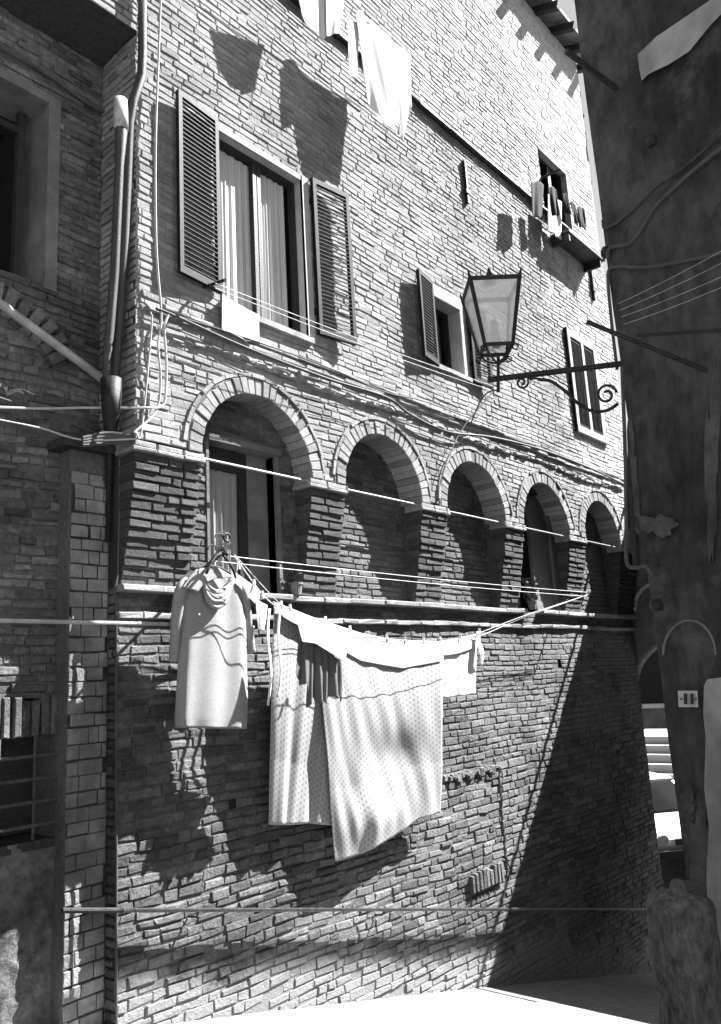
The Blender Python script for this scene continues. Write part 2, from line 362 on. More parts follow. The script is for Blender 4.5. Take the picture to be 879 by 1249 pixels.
# backing slabs behind the brick skins (real wall thickness)
m = MB()
for (a, b) in ((0, .86), (1.95, 4.16), (4.93, 7.86), (8.92, 9.75)): m.box(a + .004, b, .03, .2, 5.6, 9.8)
m.box(.0, 9.75, .03, .2, 11.2, 14.1); m.box(0.004, 9.6, LO + .03, LO + .3, -2.3, SILL - .02)
for (a, b) in ((.004, D1[0]), (D1[1], 2.28), (3.76, 4.04), (5.54, D4[0]), (D4[1], 7.64), (9.12, 9.6)): m.box(a, b, LO + .03, LO + .3, SILL - .02, 5.6)
m.box(9.55, 9.72, .03, 4, 5.6, 14); m.box(9.45, 9.6, LO + .1, 4, -2.3, 5.6)
m.box(-3.2, 9.7, 3.9, 4.1, -2, 14.0); m.box(0, 9.7, .3, 4.0, 5.62, 5.66)
m.build('wall_core', 'mortar_dark', MBD)
# quoins: side faces at the left corner
brick_wall('corner_return', (0, 0, 0), (0, 1, 0), (-1, 0, 0), 0.005, .5, ZS, 8.3, [], 'brick_up', 'mortar_up', MBD)
brick_wall('corner_return', (0, LO, 0), (0, 1, 0), (-1, 0, 0), 0.005, .4, 0, SILL, [], 'brick_lo', 'mortar', MBD)
# a stone patch filled with brick, with a raised mortar border (old opening)
m = MB()
bx0, bx1, bz0, bz1 = at(545, 940, LO)[0], at(607, 940, LO)[0], at(600, 1075, LO)[2], at(600, 938, LO)[2]
for k in range(22):
    t = k / 22; x = bx0 + (bx1 - bx0) * t; m.rough_box(x, x + (bx1 - bx0) / 20, LO - .03, LO, bz1 + .03 * math.sin(k * 1.3) - .02, bz1 + .03 + .02 * random.random(), .008)
for k in range(16):
    z = bz0 + (bz1 - bz0) * k / 16; m.rough_box(bx1 - .012, bx1 + .012, LO - .02, LO, z, z + (bz1 - bz0) / 16 + .01, .010)
m.build('mortar_border', 'mortar', MBD)
# vertical soldier bricks at the foot of the filled opening
m = MB()
for k in range(9):
    x = bx0 + .25 + k * .075; m.rough_box(x, x + .05, LO - .05, LO, bz0 - .02, bz0 + .16 + random.uniform(-.02, .02), .006)
m.build('soldier_course', 'brick_lo', MBD)
# voussoirs: every arch ring, bricks run right through the wall so that they form the intrados
for (cx, r) in ARC:
    m = MB(); n = 27
    for k in range(n):
        a0 = math.pi * k / n + random.uniform(.003, .009); a1 = math.pi * (k + 1) / n - random.uniform(.003, .009); ro = r + .145 + random.uniform(-.018, .014); y0 = -.012 + random.uniform(-.008, .008)
        q = lambda rr, a, y: (cx + rr * math.cos(a), y, ZS + .02 + rr * math.sin(a)); e = .008
        v = [q(r, a0, .34), q(ro, a0, .34), q(ro, a1, .34), q(r, a1, .34),
             q(r, a0, y0 + e), q(ro, a0, y0 + e), q(ro, a1, y0 + e), q(r, a1, y0 + e),
             q(r + e, a0 + .008, y0), q(ro - e, a0 + .008, y0), q(ro - e, a1 - .008, y0), q(r + e, a1 - .008, y0)]
        f = [(8, 9, 10, 11)]
        for i in range(4): j = (i + 1) % 4; f += [(i, j, 4 + j, 4 + i), (4 + i, 4 + j, 8 + j, 8 + i)]
        m.add(v, f)
    m.build('arch_ring', 'arch_brick', MBD)
    m = MB(); n = 40; v = []; f = []
    for k in range(n + 1):
        a = math.pi * k / n
        for rr, y in ((r + .004, -.005), (r + .004, .34), (r + .155, -.005)): v.append((cx + rr * math.cos(a), y, ZS + .02 + rr * math.sin(a)))
    for k in range(n):
        b = 3 * k; f += [(b, b + 1, b + 4, b + 3), (b, b + 3, b + 5, b + 2)]
    m.add(v, f).build('arch_mortar', 'mortar', MBD)
    m = MB(); n = 15                                     # thin hood of bricks laid flat round the ring
    for k in range(n):
        a0 = math.pi * (.03 + .94 * k / n) + .012; a1 = math.pi * (.03 + .94 * (k + 1) / n) - .006
        q = lambda rr, a, y: (cx + rr * math.cos(a), y, ZS + .02 + rr * math.sin(a)); y0 = -.02 + random.uniform(-.008, .008)
        ri, ro = r + .16, r + .192
        v = [q(ri, a0, 0), q(ro, a0, 0), q(ro, a1, 0), q(ri, a1, 0), q(ri, a0, y0), q(ro, a0, y0), q(ro, a1, y0), q(ri, a1, y0)]
        m.add(v, [(4, 5, 6, 7), (0, 1, 5, 4), (1, 2, 6, 5), (2, 3, 7, 6), (3, 0, 4, 7)])
    m.build('arch_hood', 'arch_brick', MBD)
# corbel piers leaning back to the lower wall
PX = [(0.0, ARC[0][0] - ARC[0][1])] + [(ARC[i][0] + ARC[i][1], ARC[i + 1][0] - ARC[i + 1][1]) for i in range(4)] + [(ARC[4][0] + ARC[4][1], 9.72)]
for (a, b) in PX:
    m = MB(); nc = 14; hgt = (4.635 - SILL) / nc
    for k in range(nc):
        z = SILL + k * hgt; t = (k + .5) / nc; yf = .19 * (1 - t) ** 1.15 + .004 + random.uniform(-.006, .006)
        cuts = [a]; L = b - a
        if L > .4: cuts += [a + L * (random.uniform(.45, .6) if k % 2 else random.uniform(.3, .42))]
        if L > .55: cuts += [a + L * random.uniform(.72, .8)]
        cuts += [b]
        for c0, c1 in zip(cuts[:-1], cuts[1:]):
            m.rough_box(c0 + .003, c1 - (.009 if c1 < b else .003), yf + random.uniform(-.006, .006), LO + .005, z, z + hgt - .011, .005, .007)
    m.build('corbel', 'brick_corbel_shaded', MBD)
    m = MB(); e = .014
    m.add([(a + e, .19 + .016, SILL), (b - e, .19 + .016, SILL), (b - e, .024, 4.66), (a + e, .024, 4.66), (a + e, LO + .01, SILL), (b - e, LO + .01, SILL), (b - e, LO + .01, 4.66), (a + e, LO + .01, 4.66)],
          [(0, 1, 2, 3), (0, 3, 7, 4), (1, 5, 6, 2), (3, 2, 6, 7)])
    m.build('corbel_core', 'mortar', MBD)
    m = MB(); x = a - .035
    while x < b + .03:                                   # impost: two thin projecting courses
        L = random.uniform(.2, .28); x2 = min(x + L, b + .035)
        m.rough_box(x, x2 - .008, -.022 + random.uniform(-.006, .006), LO, 4.635, 4.668, .004, .008)
        m.rough_box(x + .01, x2 - .01, -.012, LO, 4.672, 4.715, .003, .006); x = x2
    m.build('impost', 'stone_lip', MBD)
# tie rods across the arches
for i, (cx, r) in enumerate(ARC):
    MB().tube([(cx - r - .02, .05, 4.70), (cx + r + .02, .05, 4.70)], .011).build('tie_rod', 'pipe_light', MBD)
# sill string courses
def course(name, x0, x1, y0, y1, z0, z1, mt, L=.35, j=.004, bev=.01, drop=.0, tilt=0):
    m = MB(); x = x0
    while x < x1 - .02:
        x2 = min(x + random.uniform(.7, 1.2) * L, x1)
        if random.random() >= drop:
            dz = .006 * math.sin(x * 2.1 + z0 * 9) + random.uniform(-.002, .002); m.rough_box(x - .004, x2 + .002, y0 + random.uniform(-.007, .007), y1, z0 + dz, z1 + dz, j, bev)
        x = x2
    return m.build(name, mt, MBD)
course('sill_moulding', -.02, 6.05, .125, LO + .02, 3.585, SILL, 'stone_lip', .5)
course('sill_moulding', 6.45, 9.7, .125, LO + .02, 3.585, SILL, 'stone_lip', .5)
course('sill_moulding', -.01, 9.68, .180, LO, 3.40, 3.45, 'brick_up', .26, j=.007)
course('string_course', .25, 9.78, -.045, .0, 5.845, 5.885, 'arch_brick', .28)
course('string_course', .1, 9.78, -.028, .0, 5.785, 5.843, 'mortar_up', .3, j=.007)
course('string_course', 1.0, 9.78, -.07, .0, 9.955, 10.005, 'wood_dark', .8)
# rough mortar ridge running above the arches
m = MB()
for k in range(90):
    x = .35 + k * .1; z = 5.66 + .03 * math.sin(x * 2.2) - (.0 if x > 1 else .1 * (1 - x))
    m.rough_box(x - .01, x + .11, -.02 - random.random() * .025, 0, z - .02 * random.random() - .01, z + .01 + .03 * random.random(), .012, .012)
m.build('mortar_ridge', 'stone', MBD)
# dark holes: beam sockets
# windows -------------------------------------------------------------------
def reveal(parent, x0, x1, z0, z1, y0, y1, mt, name='jamb', border=.0):
    m = MB(); t = .06
    m.box(x0 - border, x0, y0, y1, z0, z1); m.box(x1, x1 + border if border else x1 + .02, y0, y1, z0, z1 + t); m.box(x0 - border, x1 + .02, y0, y1, z1, z1 + t)
    return m.build(name, mt, parent)
def shutter(parent, x0, x1, z0, z1, y, ang, hinge_left, n=34, name='shutter'):
    m = MB(); c, s = math.cos(ang), math.sin(ang); W = x1 - x0; d = .042
    hx = x0 if hinge_left else x1; sg = 1 if hinge_left else -1
    def P(u, v, z): return (hx + sg * (u * c) , y - u * s - v, z)      # u along leaf from the hinge, v outward
    def bx(u0, u1, v0, v1, za, zb):
        vs = [P(u0, v0, za), P(u1, v0, za), P(u1, v1, za), P(u0, v1, za), P(u0, v0, zb), P(u1, v0, zb), P(u1, v1, zb), P(u0, v1, zb)]
        m.add(vs, [(0, 3, 2, 1), (4, 5, 6, 7), (0, 1, 5, 4), (1, 2, 6, 5), (2, 3, 7, 6), (3, 0, 4, 7)])
    st = .042
    bx(0, st, 0, d, z0, z1); bx(W - st, W, 0, d, z0, z1); bx(st, W - st, 0, d, z1 - .055, z1 - .001); bx(st, W - st, 0, d, z0 + .001, z0 + .065)
    o = m.build(name, 'shutter', parent)
    m = MB(); zz0, zz1 = z0 + .07, z1 - .06
    for k in range(n):
        z = zz0 + (zz1 - zz0) * (k + .5) / n; h = (zz1 - zz0) / n * .62
        v = [P(st, .002, z + h * .45), P(W - st, .002, z + h * .45), P(W - st, d - .001, z - h * .2), P(st, d - .001, z - h * .2)]
        v2 = [(p[0], p[1], p[2] - .007) for p in v]
        m.add(v + v2, [(0, 1, 2, 3), (7, 6, 5, 4), (2, 1, 5, 6), (3, 2, 6, 7), (0, 3, 7, 4), (1, 0, 4, 5)])
    for zc in (z0 + .25, z1 - .25):
        m.box(hx - .012, hx + .012, y - .012, y + .05, zc - .03, zc + .03)
    return o, m
def window(x0, x1, z0, z1, yg, nleaf=2, jmat='plaster', border=.0, frame_mat='wood_dark'):
    m = MB(); fw = .045
    m.box(x0, x0 + fw, yg - .03, yg + .03, z0, z1); m.box(x1 - fw, x1, yg - .03, yg + .03, z0, z1)
    m.box(x0 + fw, x1 - fw, yg - .029, yg + .03, z1 - fw, z1); m.box(x0 + fw, x1 - fw, yg - .029, yg + .03, z0, z0 + fw)
    if nleaf == 2: xm = (x0 + x1) / 2; m.box(xm - .05, xm - .006, yg - .04, yg + .02, z0 + fw, z1 - fw); m.box(xm + .006, xm + .05, yg - .04, yg + .02, z0 + fw, z1 - fw)
    wn = m.build('window', frame_mat, MBD)
    reveal(wn, x0, x1, z0, z1, -.012, yg + .05, jmat, border=border)
    MB().box(x0 - .4, x1 + .4, yg + .9, yg + 1.0, z0 - .4, z1 + .4).box(x0 - .02, x1 + .02, yg + .06, yg + .9, z0 - .03, z0).box(x0 - .03, x0, yg + .06, yg + .9, z0, z1).box(x1, x1 + .03, yg + .06, yg + .9, z0, z1).box(x0, x1, yg + .06, yg + .9, z1, z1 + .03).build('dark_room', 'black', wn)
    return wn
def curtain(parent, x0, x1, z0, z1, y, mt, amp=.02, waves=9, gather=0., name='curtain', bx=None):
    nu, nv = 70, 24; v = []; f = []
    for j in range(nv + 1):
        t = j / nv; z = z1 + (z0 - z1) * t
        for i in range(nu + 1):
            u = i / nu; w_ = 1 - gather * math.sin(t * math.pi) * .5 - (gather * .6 * t)
            x = x0 + (x1 - x0) * u * w_; 
            v.append((x, y + amp * math.sin(u * waves * 6.28 + math.sin(t * 2) * .6) * (.5 + .5 * t) + amp * .4 * math.sin(u * waves * 2.7 * 6.28 + t), z))
    for j in range(nv):
        for i in range(nu): a = j * (nu + 1) + i; f.append((a, a + nu + 1, a + nu + 2, a + 1))
    return link_mesh(name, v, f, mt, parent, smooth=True)
# window 1 (large)
x0, x1, z0, z1 = WIN['w1']
w1 = window(x0 + .01, x1 - .02, z0, z1 - .01, .11)
MB().box(x0 - .03, x1 + .04, -.05, .17, z0 - .055, z0).build('window_sill', 'stone', w1)
curtain(w1, x0 + .03, x0 + .55, z0 + .03, z1 - .05, .16, 'curtain', .012, 5)
curtain(w1, x0 + .60, x1 - .10, z0 + .06, z1 - .05, .16, 'curtain', .012, 5)
for (a, b, hl, an) in ((.345, .825, False, .10), (2.06, 2.545, True, .14)):
    o, mm = shutter(w1, a, b, 6.19, 7.90, -.02, an, hl, 36); mm.build('louvre', 'shutter', o) if False else None
    for s_ in (mm,): link_mesh('louvres', s_.v, s_.f, 'shutter', w1)
# window 2 (small)
x0, x1, z0, z1 = WIN['w2']
w2 = window(x0 + .01, x1 - .1, z0, z1 - .01, .2)
MB().box(x1 - .09, x1 + .02, -.014, .02, z0, z1).box(x0 - .03, x1 + .04, -.016, .02, z1, z1 + .15).build('surround', 'plaster', w2)
MB().box(x0 - .02, x1 + .02, -.045, .2, z0 - .05, z0 - .001).build('window_sill', 'stone', w2)
curtain(w2, x0 + .08, x0 + .26, z0 + .05, z1 - .05, .25, 'curtain', .012, 3)
for (a, b, hl, an) in ((3.74, 4.13, False, .18), (4.91, 5.29, True, .10)):
    o, mm = shutter(w2, a, b, 6.42, 7.50, -.02, an, hl, 24); link_mesh('louvres', mm.v, mm.f, 'shutter', w2)
# window 3 (shutters closed in a white frame)
x0, x1, z0, z1 = WIN['w3']
m = MB(); m.box(x0 - .02, x0 + .1, -.03, .1, z0, z1 + .1); m.box(x1 - .1, x1 + .02, -.03, .1, z0, z1 + .1); m.box(x0 + .1, x1 - .1, -.03, .1, z1 - .0, z1 + .1); m.box((x0 + x1) / 2 - .04, (x0 + x1) / 2 + .04, -.03, .1, z0, z1); m.box(x0 - .03, x1 + .03, -.055, .1, z0 - .1, z0)
w3 = m.build('window', 'plaster', MBD)
MB().box(x0, x1, .11, .13, z0, z1).build('dark_room', 'black', w3)
for (a, b) in ((x0 + .1, (x0 + x1) / 2 - .04), ((x0 + x1) / 2 + .04, x1 - .1)):
    o, mm = shutter(w3, a, b, z0, z1, .03, 0, True, 34); link_mesh('louvres', mm.v, mm.f, 'shutter', w3)
MB().box(x0 - .05, x0 - .025, -.05, .0, z0 - .1, z1 + .1).build('shutter_edge', 'shutter', w3)
# window 4 (high, with a planter shelf)
x0, x1, z0, z1 = WIN['w4']
w4 = window(x0 + .01, x1 - .02, z0, z1, .12)
MB().box(x0 + .1, x1 + .35, -.32, 0, z0 - .28, z0 - .22).box(x0 + .12, x0 + .16, -.3, 0, z0 - .42, z0 - .281).box(x1 + .28, x1 + .32, -.3, 0, z0 - .42, z0 - .281).build('shelf', 'wood_dark', w4)
# thin plaster patches on the right of the upper wall, irregular outline
def patch(cx, cz, rx, rz, mt, th=.018, y=0., seed=1, name='plaster_patch', parent=MBD):
    r_ = random.Random(seed); n = 36; ph = [r_.uniform(0, 6) for _ in range(5)]; v = []; 
    for k in range(n):
        a = 2 * math.pi * k / n; q = 1 + .16 * math.sin(2 * a + ph[0]) + .13 * math.sin(3 * a + ph[1]) + .1 * math.sin(5 * a + ph[2]) + .06 * math.sin(9 * a + ph[3]); v.append((cx + rx * q * math.cos(a), y - th, cz + rz * q * math.sin(a)))
    v2 = [(p[0] + .01 * (1 if p[0] > cx else -1), y, p[2]) for p in v]
    f = [tuple(range(n))] + [(k, n + k, n + (k + 1) % n, (k + 1) % n) for k in range(n)]
    return link_mesh(name, v + v2, f, mt, parent)
patch(1.84, 5.715, .055, .065, 'stone', th=.04, seed=2)
# plaster surround at window 1 right and lintels
MB().box(1.93, 2.04, -.012, .0, 6.1, 7.9).build('surround', 'plaster', w1)
# niche door / opening 1
d1 = MB().box(D1[0] - .02, D1[1] + .04, LO - .05, LO + .3, D1[3], D1[3] + .06).box(D1[1], D1[1] + .04, LO - .012, LO + .3, D1[2], D1[3]).box(D1[0] - .03, D1[0], LO - .012, LO + .3, D1[2], D1[3]).build('door_surround', 'plaster_grey', MBD)
MB().box(1.40, 1.66, LO + .12, LO + .16, D1[2], D1[3]).build('plaster_panel', 'plaster_grey', d1)
MB().box(D1[0], 1.40, LO + .9, LO + 1, D1[2] - .2, D1[3] + .2).box(D1[0] - .03, D1[0], LO + .3, LO + .95, 3.6, 5).box(D1[0], D1[1], LO + .3, LO + .95, D1[3], D1[3] + .04).box(1.4, 1.44, LO + .161, LO + .9, 3.6, 5).build('dark_room', 'black', d1)
MB().box(D1[0], D1[0] + .06, LO + .1, LO + .16, D1[2], D1[3]).box(1.30, 1.40, LO + .11, LO + .16, D1[2], D1[3]).box(D1[0] + .06, 1.3, LO + .1, LO + .16, D1[3] - .2, D1[3]).build('door_frame', 'wood_dark', d1)
curtain(d1, .97, 1.30, SILL, D1[3] - .2, LO + .14, 'curtain_grey', .016, 4)
# opening 4
d4 = MB().box(D4[0] - .02, D4[0], LO, LO + .4, D4[2], D4[3]).box(D4[0], D4[1], LO + .02, LO + .4, D4[3], D4[3] + .04).build('door_surround', 'mortar_dark', MBD)
MB().box(6.62, 7.13, LO + .08, LO + .13, SILL, 5.28).box(7.14, D4[1], LO + .03, LO + .08, SILL, 5.28).build('plaster_panel', 'plaster_grey', d4)
MB().box(5.9, 6.62, LO + .9, LO + 1, 3.4, 5.6).box(6.62, 6.66, LO + .131, LO + .9, 3.4, 5.4).build('dark_room', 'black', d4)
# wall anchors
for (p, q) in ((at(563, 197), at(565, 247)), (at(717, 322), at(716, 362)), (at(563, 160), at(563, 161))):
    if abs(p[2] - q[2]) < .1: continue
    m = MB(); m.box(p[0] - .018, p[0] + .018, -.05, 0, q[2], p[2]); m.box(p[0] - .05, p[0] + .05, -.06, -.01, (p[2] + q[2]) / 2 - .18, (p[2] + q[2]) / 2 - .12); m.build('wall_anchor', 'iron', MBD)
# roof: eaves, rafters
m = MB()
m.add([(-3.3, -.32, 14.15), (10.0, -.32, 14.15), (10.0, 4.2, 15.9), (-3.3, 4.2, 15.9), (-3.3, -.32, 14.23), (10.0, -.32, 14.23), (10.0, 4.2, 15.98), (-3.3, 4.2, 15.98)], [(0, 3, 2, 1), (4, 5, 6, 7), (0, 1, 5, 4), (1, 2, 6, 5), (2, 3, 7, 6), (3, 0, 4, 7)])
rf = m.build('roof', 'tile', MBD)
x = -3.0
while x < 10.2: MB().obox((x, -.1, 14.10), (.055, 0, 0), (0, .33, .12), (0, -.02, .06)).build('rafter', 'wood_dark', rf); x += .62
# verge at the right end of the roof and gutter pieces
MB().box(9.72, 9.95, -.1, 3.9, 11.6, 14.1).build('downpipe_box', 'mortar_dark', MBD) if False else None
m = MB()
for k in range(8):
    z = 11.3 + k * .33; m.rough_box(9.70 + random.uniform(-.03, .03), 9.80 + .03 * math.sin(k * 1.7), -.0, .1, z, z + .34, .02, .03)
m.build('broken_edge', 'mortar_dark', MBD)
# jetty underside (dark vault beside the neighbour)
n = 14; v = []; f = []
for i in range(n + 1):
    t = i / n; y = .52 * t - .01; z = 8.30 - .12 * math.sin(t * math.pi / 2) * 0 - .06 * t
    for x in (-3.2, 0.0): v.append((x, y, z))
for i in range(n): a = 2 * i; f.append((a, a + 1, a + 3, a + 2))
link_mesh('jetty_soffit', v, f, 'mortar_dark', MBD)

# ================================================================= LEFT NEIGHBOUR
LY = .50
LB = thing('neighbour_house', (-1.5, LY, .8), 'shadowed rough brick house at the left edge with barred and deep windows', 'building')
LW = (-1.75, -.50, 5.98, 7.60); GW = (-1.7, -.20, 1.93, 2.60)
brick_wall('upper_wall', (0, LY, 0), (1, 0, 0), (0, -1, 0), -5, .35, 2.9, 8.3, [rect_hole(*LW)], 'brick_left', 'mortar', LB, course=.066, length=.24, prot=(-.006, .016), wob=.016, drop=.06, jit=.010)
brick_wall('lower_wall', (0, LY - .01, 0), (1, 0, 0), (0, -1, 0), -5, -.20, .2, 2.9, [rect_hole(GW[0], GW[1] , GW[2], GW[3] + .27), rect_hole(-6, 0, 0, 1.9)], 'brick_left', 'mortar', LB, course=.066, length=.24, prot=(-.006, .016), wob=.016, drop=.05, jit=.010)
MB().box(-5, LW[0], LY + .03, LY + .4, 2.4, 8.4).box(LW[1], .4, LY + .4, LY + .45, 2.4, 8.4).box(LW[0], LW[1], LY + .03, LY + .4, 3, LW[2] - .02).build('wall_core', 'mortar_dark', LB)
# plinth in rough render
def rough_sheet(name, x0, x1, z0, z1, y, mt, parent, amp=.03, nx=60, nz=60, top=None):
    from mathutils import noise as N_
    v = []; f = []
    for j in range(nz + 1):
        for i in range(nx + 1):
            x = x0 + (x1 - x0) * i / nx; z = z0 + (z1 - z0) * j / nz
            q = N_.noise(Vector((x * 3, z * 3, 7.7))) + .5 * N_.noise(Vector((x * 9, z * 9, 3))) + .25 * N_.noise(Vector((x * 25, z * 25, 3)))
            v.append((x, y - amp * (q + .6), z))
    for j in range(nz):
        for i in range(nx): a = j * (nx + 1) + i; f.append((a, a + 1, a + nx + 2, a + nx + 1))
    return link_mesh(name, v, f, mt, parent, smooth=True)
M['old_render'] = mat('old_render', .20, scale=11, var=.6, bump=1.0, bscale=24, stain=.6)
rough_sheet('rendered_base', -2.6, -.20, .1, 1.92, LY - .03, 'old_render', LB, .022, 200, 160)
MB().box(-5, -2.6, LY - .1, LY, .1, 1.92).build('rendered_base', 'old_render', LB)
# upper window
m = MB(); m.box(LW[1], LW[1] + .10, LY - .02, LY + .4, LW[2] - .02, LW[3] + .08); m.box(LW[0], LW[1], LY - .02, LY + .4, LW[3], LW[3] + .08)
wl = m.build('window', 'plaster_grey', LB)
MB().box(-1.2, -1.16, LY + .25, LY + .3, LW[2], LW[3]).box(LW[1] - .12, LW[1] - .06, LY + .24, LY + .3, LW[2], LW[3]).box(-1.16, LW[1] - .12, LY + .25, LY + .3, LW[3] - .2, LW[3] - .14).build('frame', 'wood_dark', wl)
MB().box(LW[0] - .3, LW[1] + .3, LY + 1, LY + 1.1, LW[2] - .3, LW[3] + .3).box(LW[1], LW[1] + .03, LY + .4, LY + 1, LW[2] - .1, LW[3] + .1).build('dark_room', 'black', wl)
# curved plaster hood line above the upper window
MB().tube(spline([at(-10, 52, LY - .04), at(60, 92, LY - .04), at(110, 128, LY - .04), at(140, 140, LY - .04)]), .018).build('cable_conduit', 'cable', LB)
# brick relieving arch under the window
m = MB()
for k in range(13):
    a = math.radians(55 + k * 8 - 20); c = (-.98, 5.0); r = .75
    if a > 2.2: break
    p = (c[0] + r * math.cos(a), c[1] + r * math.sin(a)); d = (math.cos(a), math.sin(a)); t = (-d[1], d[0])
    m.obox((p[0], LY - .02, p[1]), (d[0] * .12, 0, d[1] * .12), (0, .04, 0), (t[0] * .04, 0, t[1] * .04))
m.build('relieving_arch', 'brick_left', LB)
# barred window with soldier lintel
m = MB(); x = GW[0]
while x < GW[1] + .0: m.rough_box(x, x + .058, LY - .04 + random.uniform(-.01, .01), LY + .1, GW[3], GW[3] + .26 + random.uniform(-.02, .02), .006, .01); x += .07
m.build('lintel', 'brick_left', LB)
gw = MB().box(GW[0], GW[1], LY + .3, LY + .35, GW[2], GW[3]).box(GW[1], GW[1] + .05, LY - .02, LY + .35, GW[2] - .05, GW[3]).box(GW[0], GW[1], LY - .05, LY + .3, GW[2] - .07, GW[2] - .01).build('barred_window', 'mortar_dark', LB)
m = MB()
for z in (2.02, 2.17, 2.32, 2.47): m.tube([(GW[0], LY - .06, z), (GW[1] + .02, LY - .06, z + .0)], .012, 6)
for x in (-1.5, -1.25, -1.0, -.75, -.5): m.tube([(x, LY - .055, GW[2]), (x, LY - .055, GW[3])], .010, 6)
m.box(-.33, -.30, LY - .08, LY - .04, GW[2], GW[3] - .2)
M['rust'] = mat('rusty_iron', .09, scale=30, var=.5, bump=.4)
m.build('grille', 'rust', gw)
# buttress of pale bricks
bt = MB(); BX0, BX1, BY = -.335, -.005, .33
bt.box(BX0, BX1, BY + .012, .75, -.2, 4.66); bt.build('buttress', 'mortar', LB)
M['buttress'] = mat('buttress_stone', .28, scale=7, var=.35, bump=.7, bscale=30, stain=.4, island=.12)
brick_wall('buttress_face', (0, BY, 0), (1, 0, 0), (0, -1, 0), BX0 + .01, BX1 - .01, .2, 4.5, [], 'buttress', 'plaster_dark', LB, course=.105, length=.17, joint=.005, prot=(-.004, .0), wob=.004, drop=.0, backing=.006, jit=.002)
m = MB(); m.box(-.44, -.0, BY - .08, .5, 4.66, 4.72)
m.build('buttress_cap', 'mortar_dark', LB)
# sloping ledge pipe, drainpipes
gp = MB().tube([at(-25, 352, LY - .08), at(130, 466, LY - .08)], .035, 10).build('gutter_pipe', 'pipe_light', LB)
MB().tube([at(173, -40, -.08), at(173, 60, -.08), at(172, 92, -.06), atx(162, 122, -.07), atx(157, 150, -.07), atx(151, 300, -.07), atx(145, 400, -.08), atx(137, 480, -.10)], .037, 12).build('drainpipe', 'zinc', LB, True)
MB().tube([atx(146, 122, -.17), atx(147, 160, -.17), atx(145, 200, -.17), atx(139, 330, -.17), atx(130, 440, -.17), atx(131, 500, -.17)], [.05, .05, .035, .035, .035, .035], 12).build('drainpipe', 'zinc', LB, True)
MB().tube([atx(146, 122, -.17), atx(147, 158, -.17)], .058, 12).build('pipe_collar', 'pipe_light', LB, True)
MB().tube([at(133, 140, .44), at(133, 192, .44)], .015, 8).build('pipe_stub', 'pipe_light', LB)
MB().tube([atx(135, 462, -.16), atx(135, 500, -.16), at(133, 545, .29), at(131, 660, .30)], [.08, .07, .03, .018], 12).build('rain_hopper', 'iron', LB, True)
MB().tube([at(146, 575, .24), at(143, 700, .2), at(139, 720, .2), at(141, 745, .2), at(141, 900, .2), at(141, 1249, .2)], .009, 6).build('thin_conduit', 'cable', LB)
MB().box(-5.2, -3.2, -.3, 4.2, 8.3, 8.6).build('roof_slab', 'tile', LB)

# ================================================================= RIGHT HOUSE
ZT = 13.5
A = np.array([2.68, -2.73]); dAB = np.array([-.40, -.9165]); B = A + dAB * 4.2
E_ = np.array([4.70, -2.73]); D_ = E_ + np.array([1.9, -1.0]) * 4.6
RB = thing('dark_plastered_house', (A[0], A[1], 0.1), 'tall shaded house with stained plaster wall, cables and house number at the right edge', 'building')
def wall_pt(px, py, off=0.0):
    """point on the plastered wall A-B under a photo pixel"""
    nrm = np.array([-dAB[1], dAB[0]]) ; r = ray(px, py); nn = np.array([-.9165, .40])
    t = (nn @ (A - CAM[:2]) + off) / (nn @ r[:2]); return CAM + r * t
def wp(px, py, off=0.): return wall_pt(px, py, off)
foot = [A, B, D_, E_]
# front face as a dense gently uneven sheet
from mathutils import noise as NZ
nx, nz = 90, 200; v = []; f = []
for j in range(nz + 1):
    z = -1.2 + (ZT + 1.2) * j / nz
    for i in range(nx + 1):
        s_ = 4.2 * i / nx; p = A + dAB * s_; q = NZ.noise(Vector((s_ * 1.5, z * 1.1, 1))) * .03 + NZ.noise(Vector((s_ * 5, z * 4, 2))) * .008 + NZ.noise(Vector((s_ * 18, z * 16, 2))) * .003
        if i == 0: q *= .4
        v.append((p[0] - .9165 * q, p[1] + .40 * q, z))
for j in range(nz):
    for i in range(nx): a = j * (nx + 1) + i; f.append((a, a + nx + 1, a + nx + 2, a + 1))
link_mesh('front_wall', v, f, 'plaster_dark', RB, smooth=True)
def prism(poly, z0, z1, name, mt, parent):
    n = len(poly); vs = [(p[0], p[1], z0) for p in poly] + [(p[0], p[1], z1) for p in poly]
    return link_mesh(name, vs, [(k, (k + 1) % n, n + (k + 1) % n, n + k) for k in range(n)] + [tuple(range(n, 2 * n))], mt, parent)
A1 = np.array([3.6, -2.73]); D1_ = A1 + np.array([1.9, -1.0]) * 4.6
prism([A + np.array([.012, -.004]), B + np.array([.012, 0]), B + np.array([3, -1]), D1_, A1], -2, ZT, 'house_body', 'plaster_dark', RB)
prism([A1 + np.array([.0, -.004]), D1_, D_, E_], -2, 9.25, 'rear_wing', 'plaster_dark', RB)
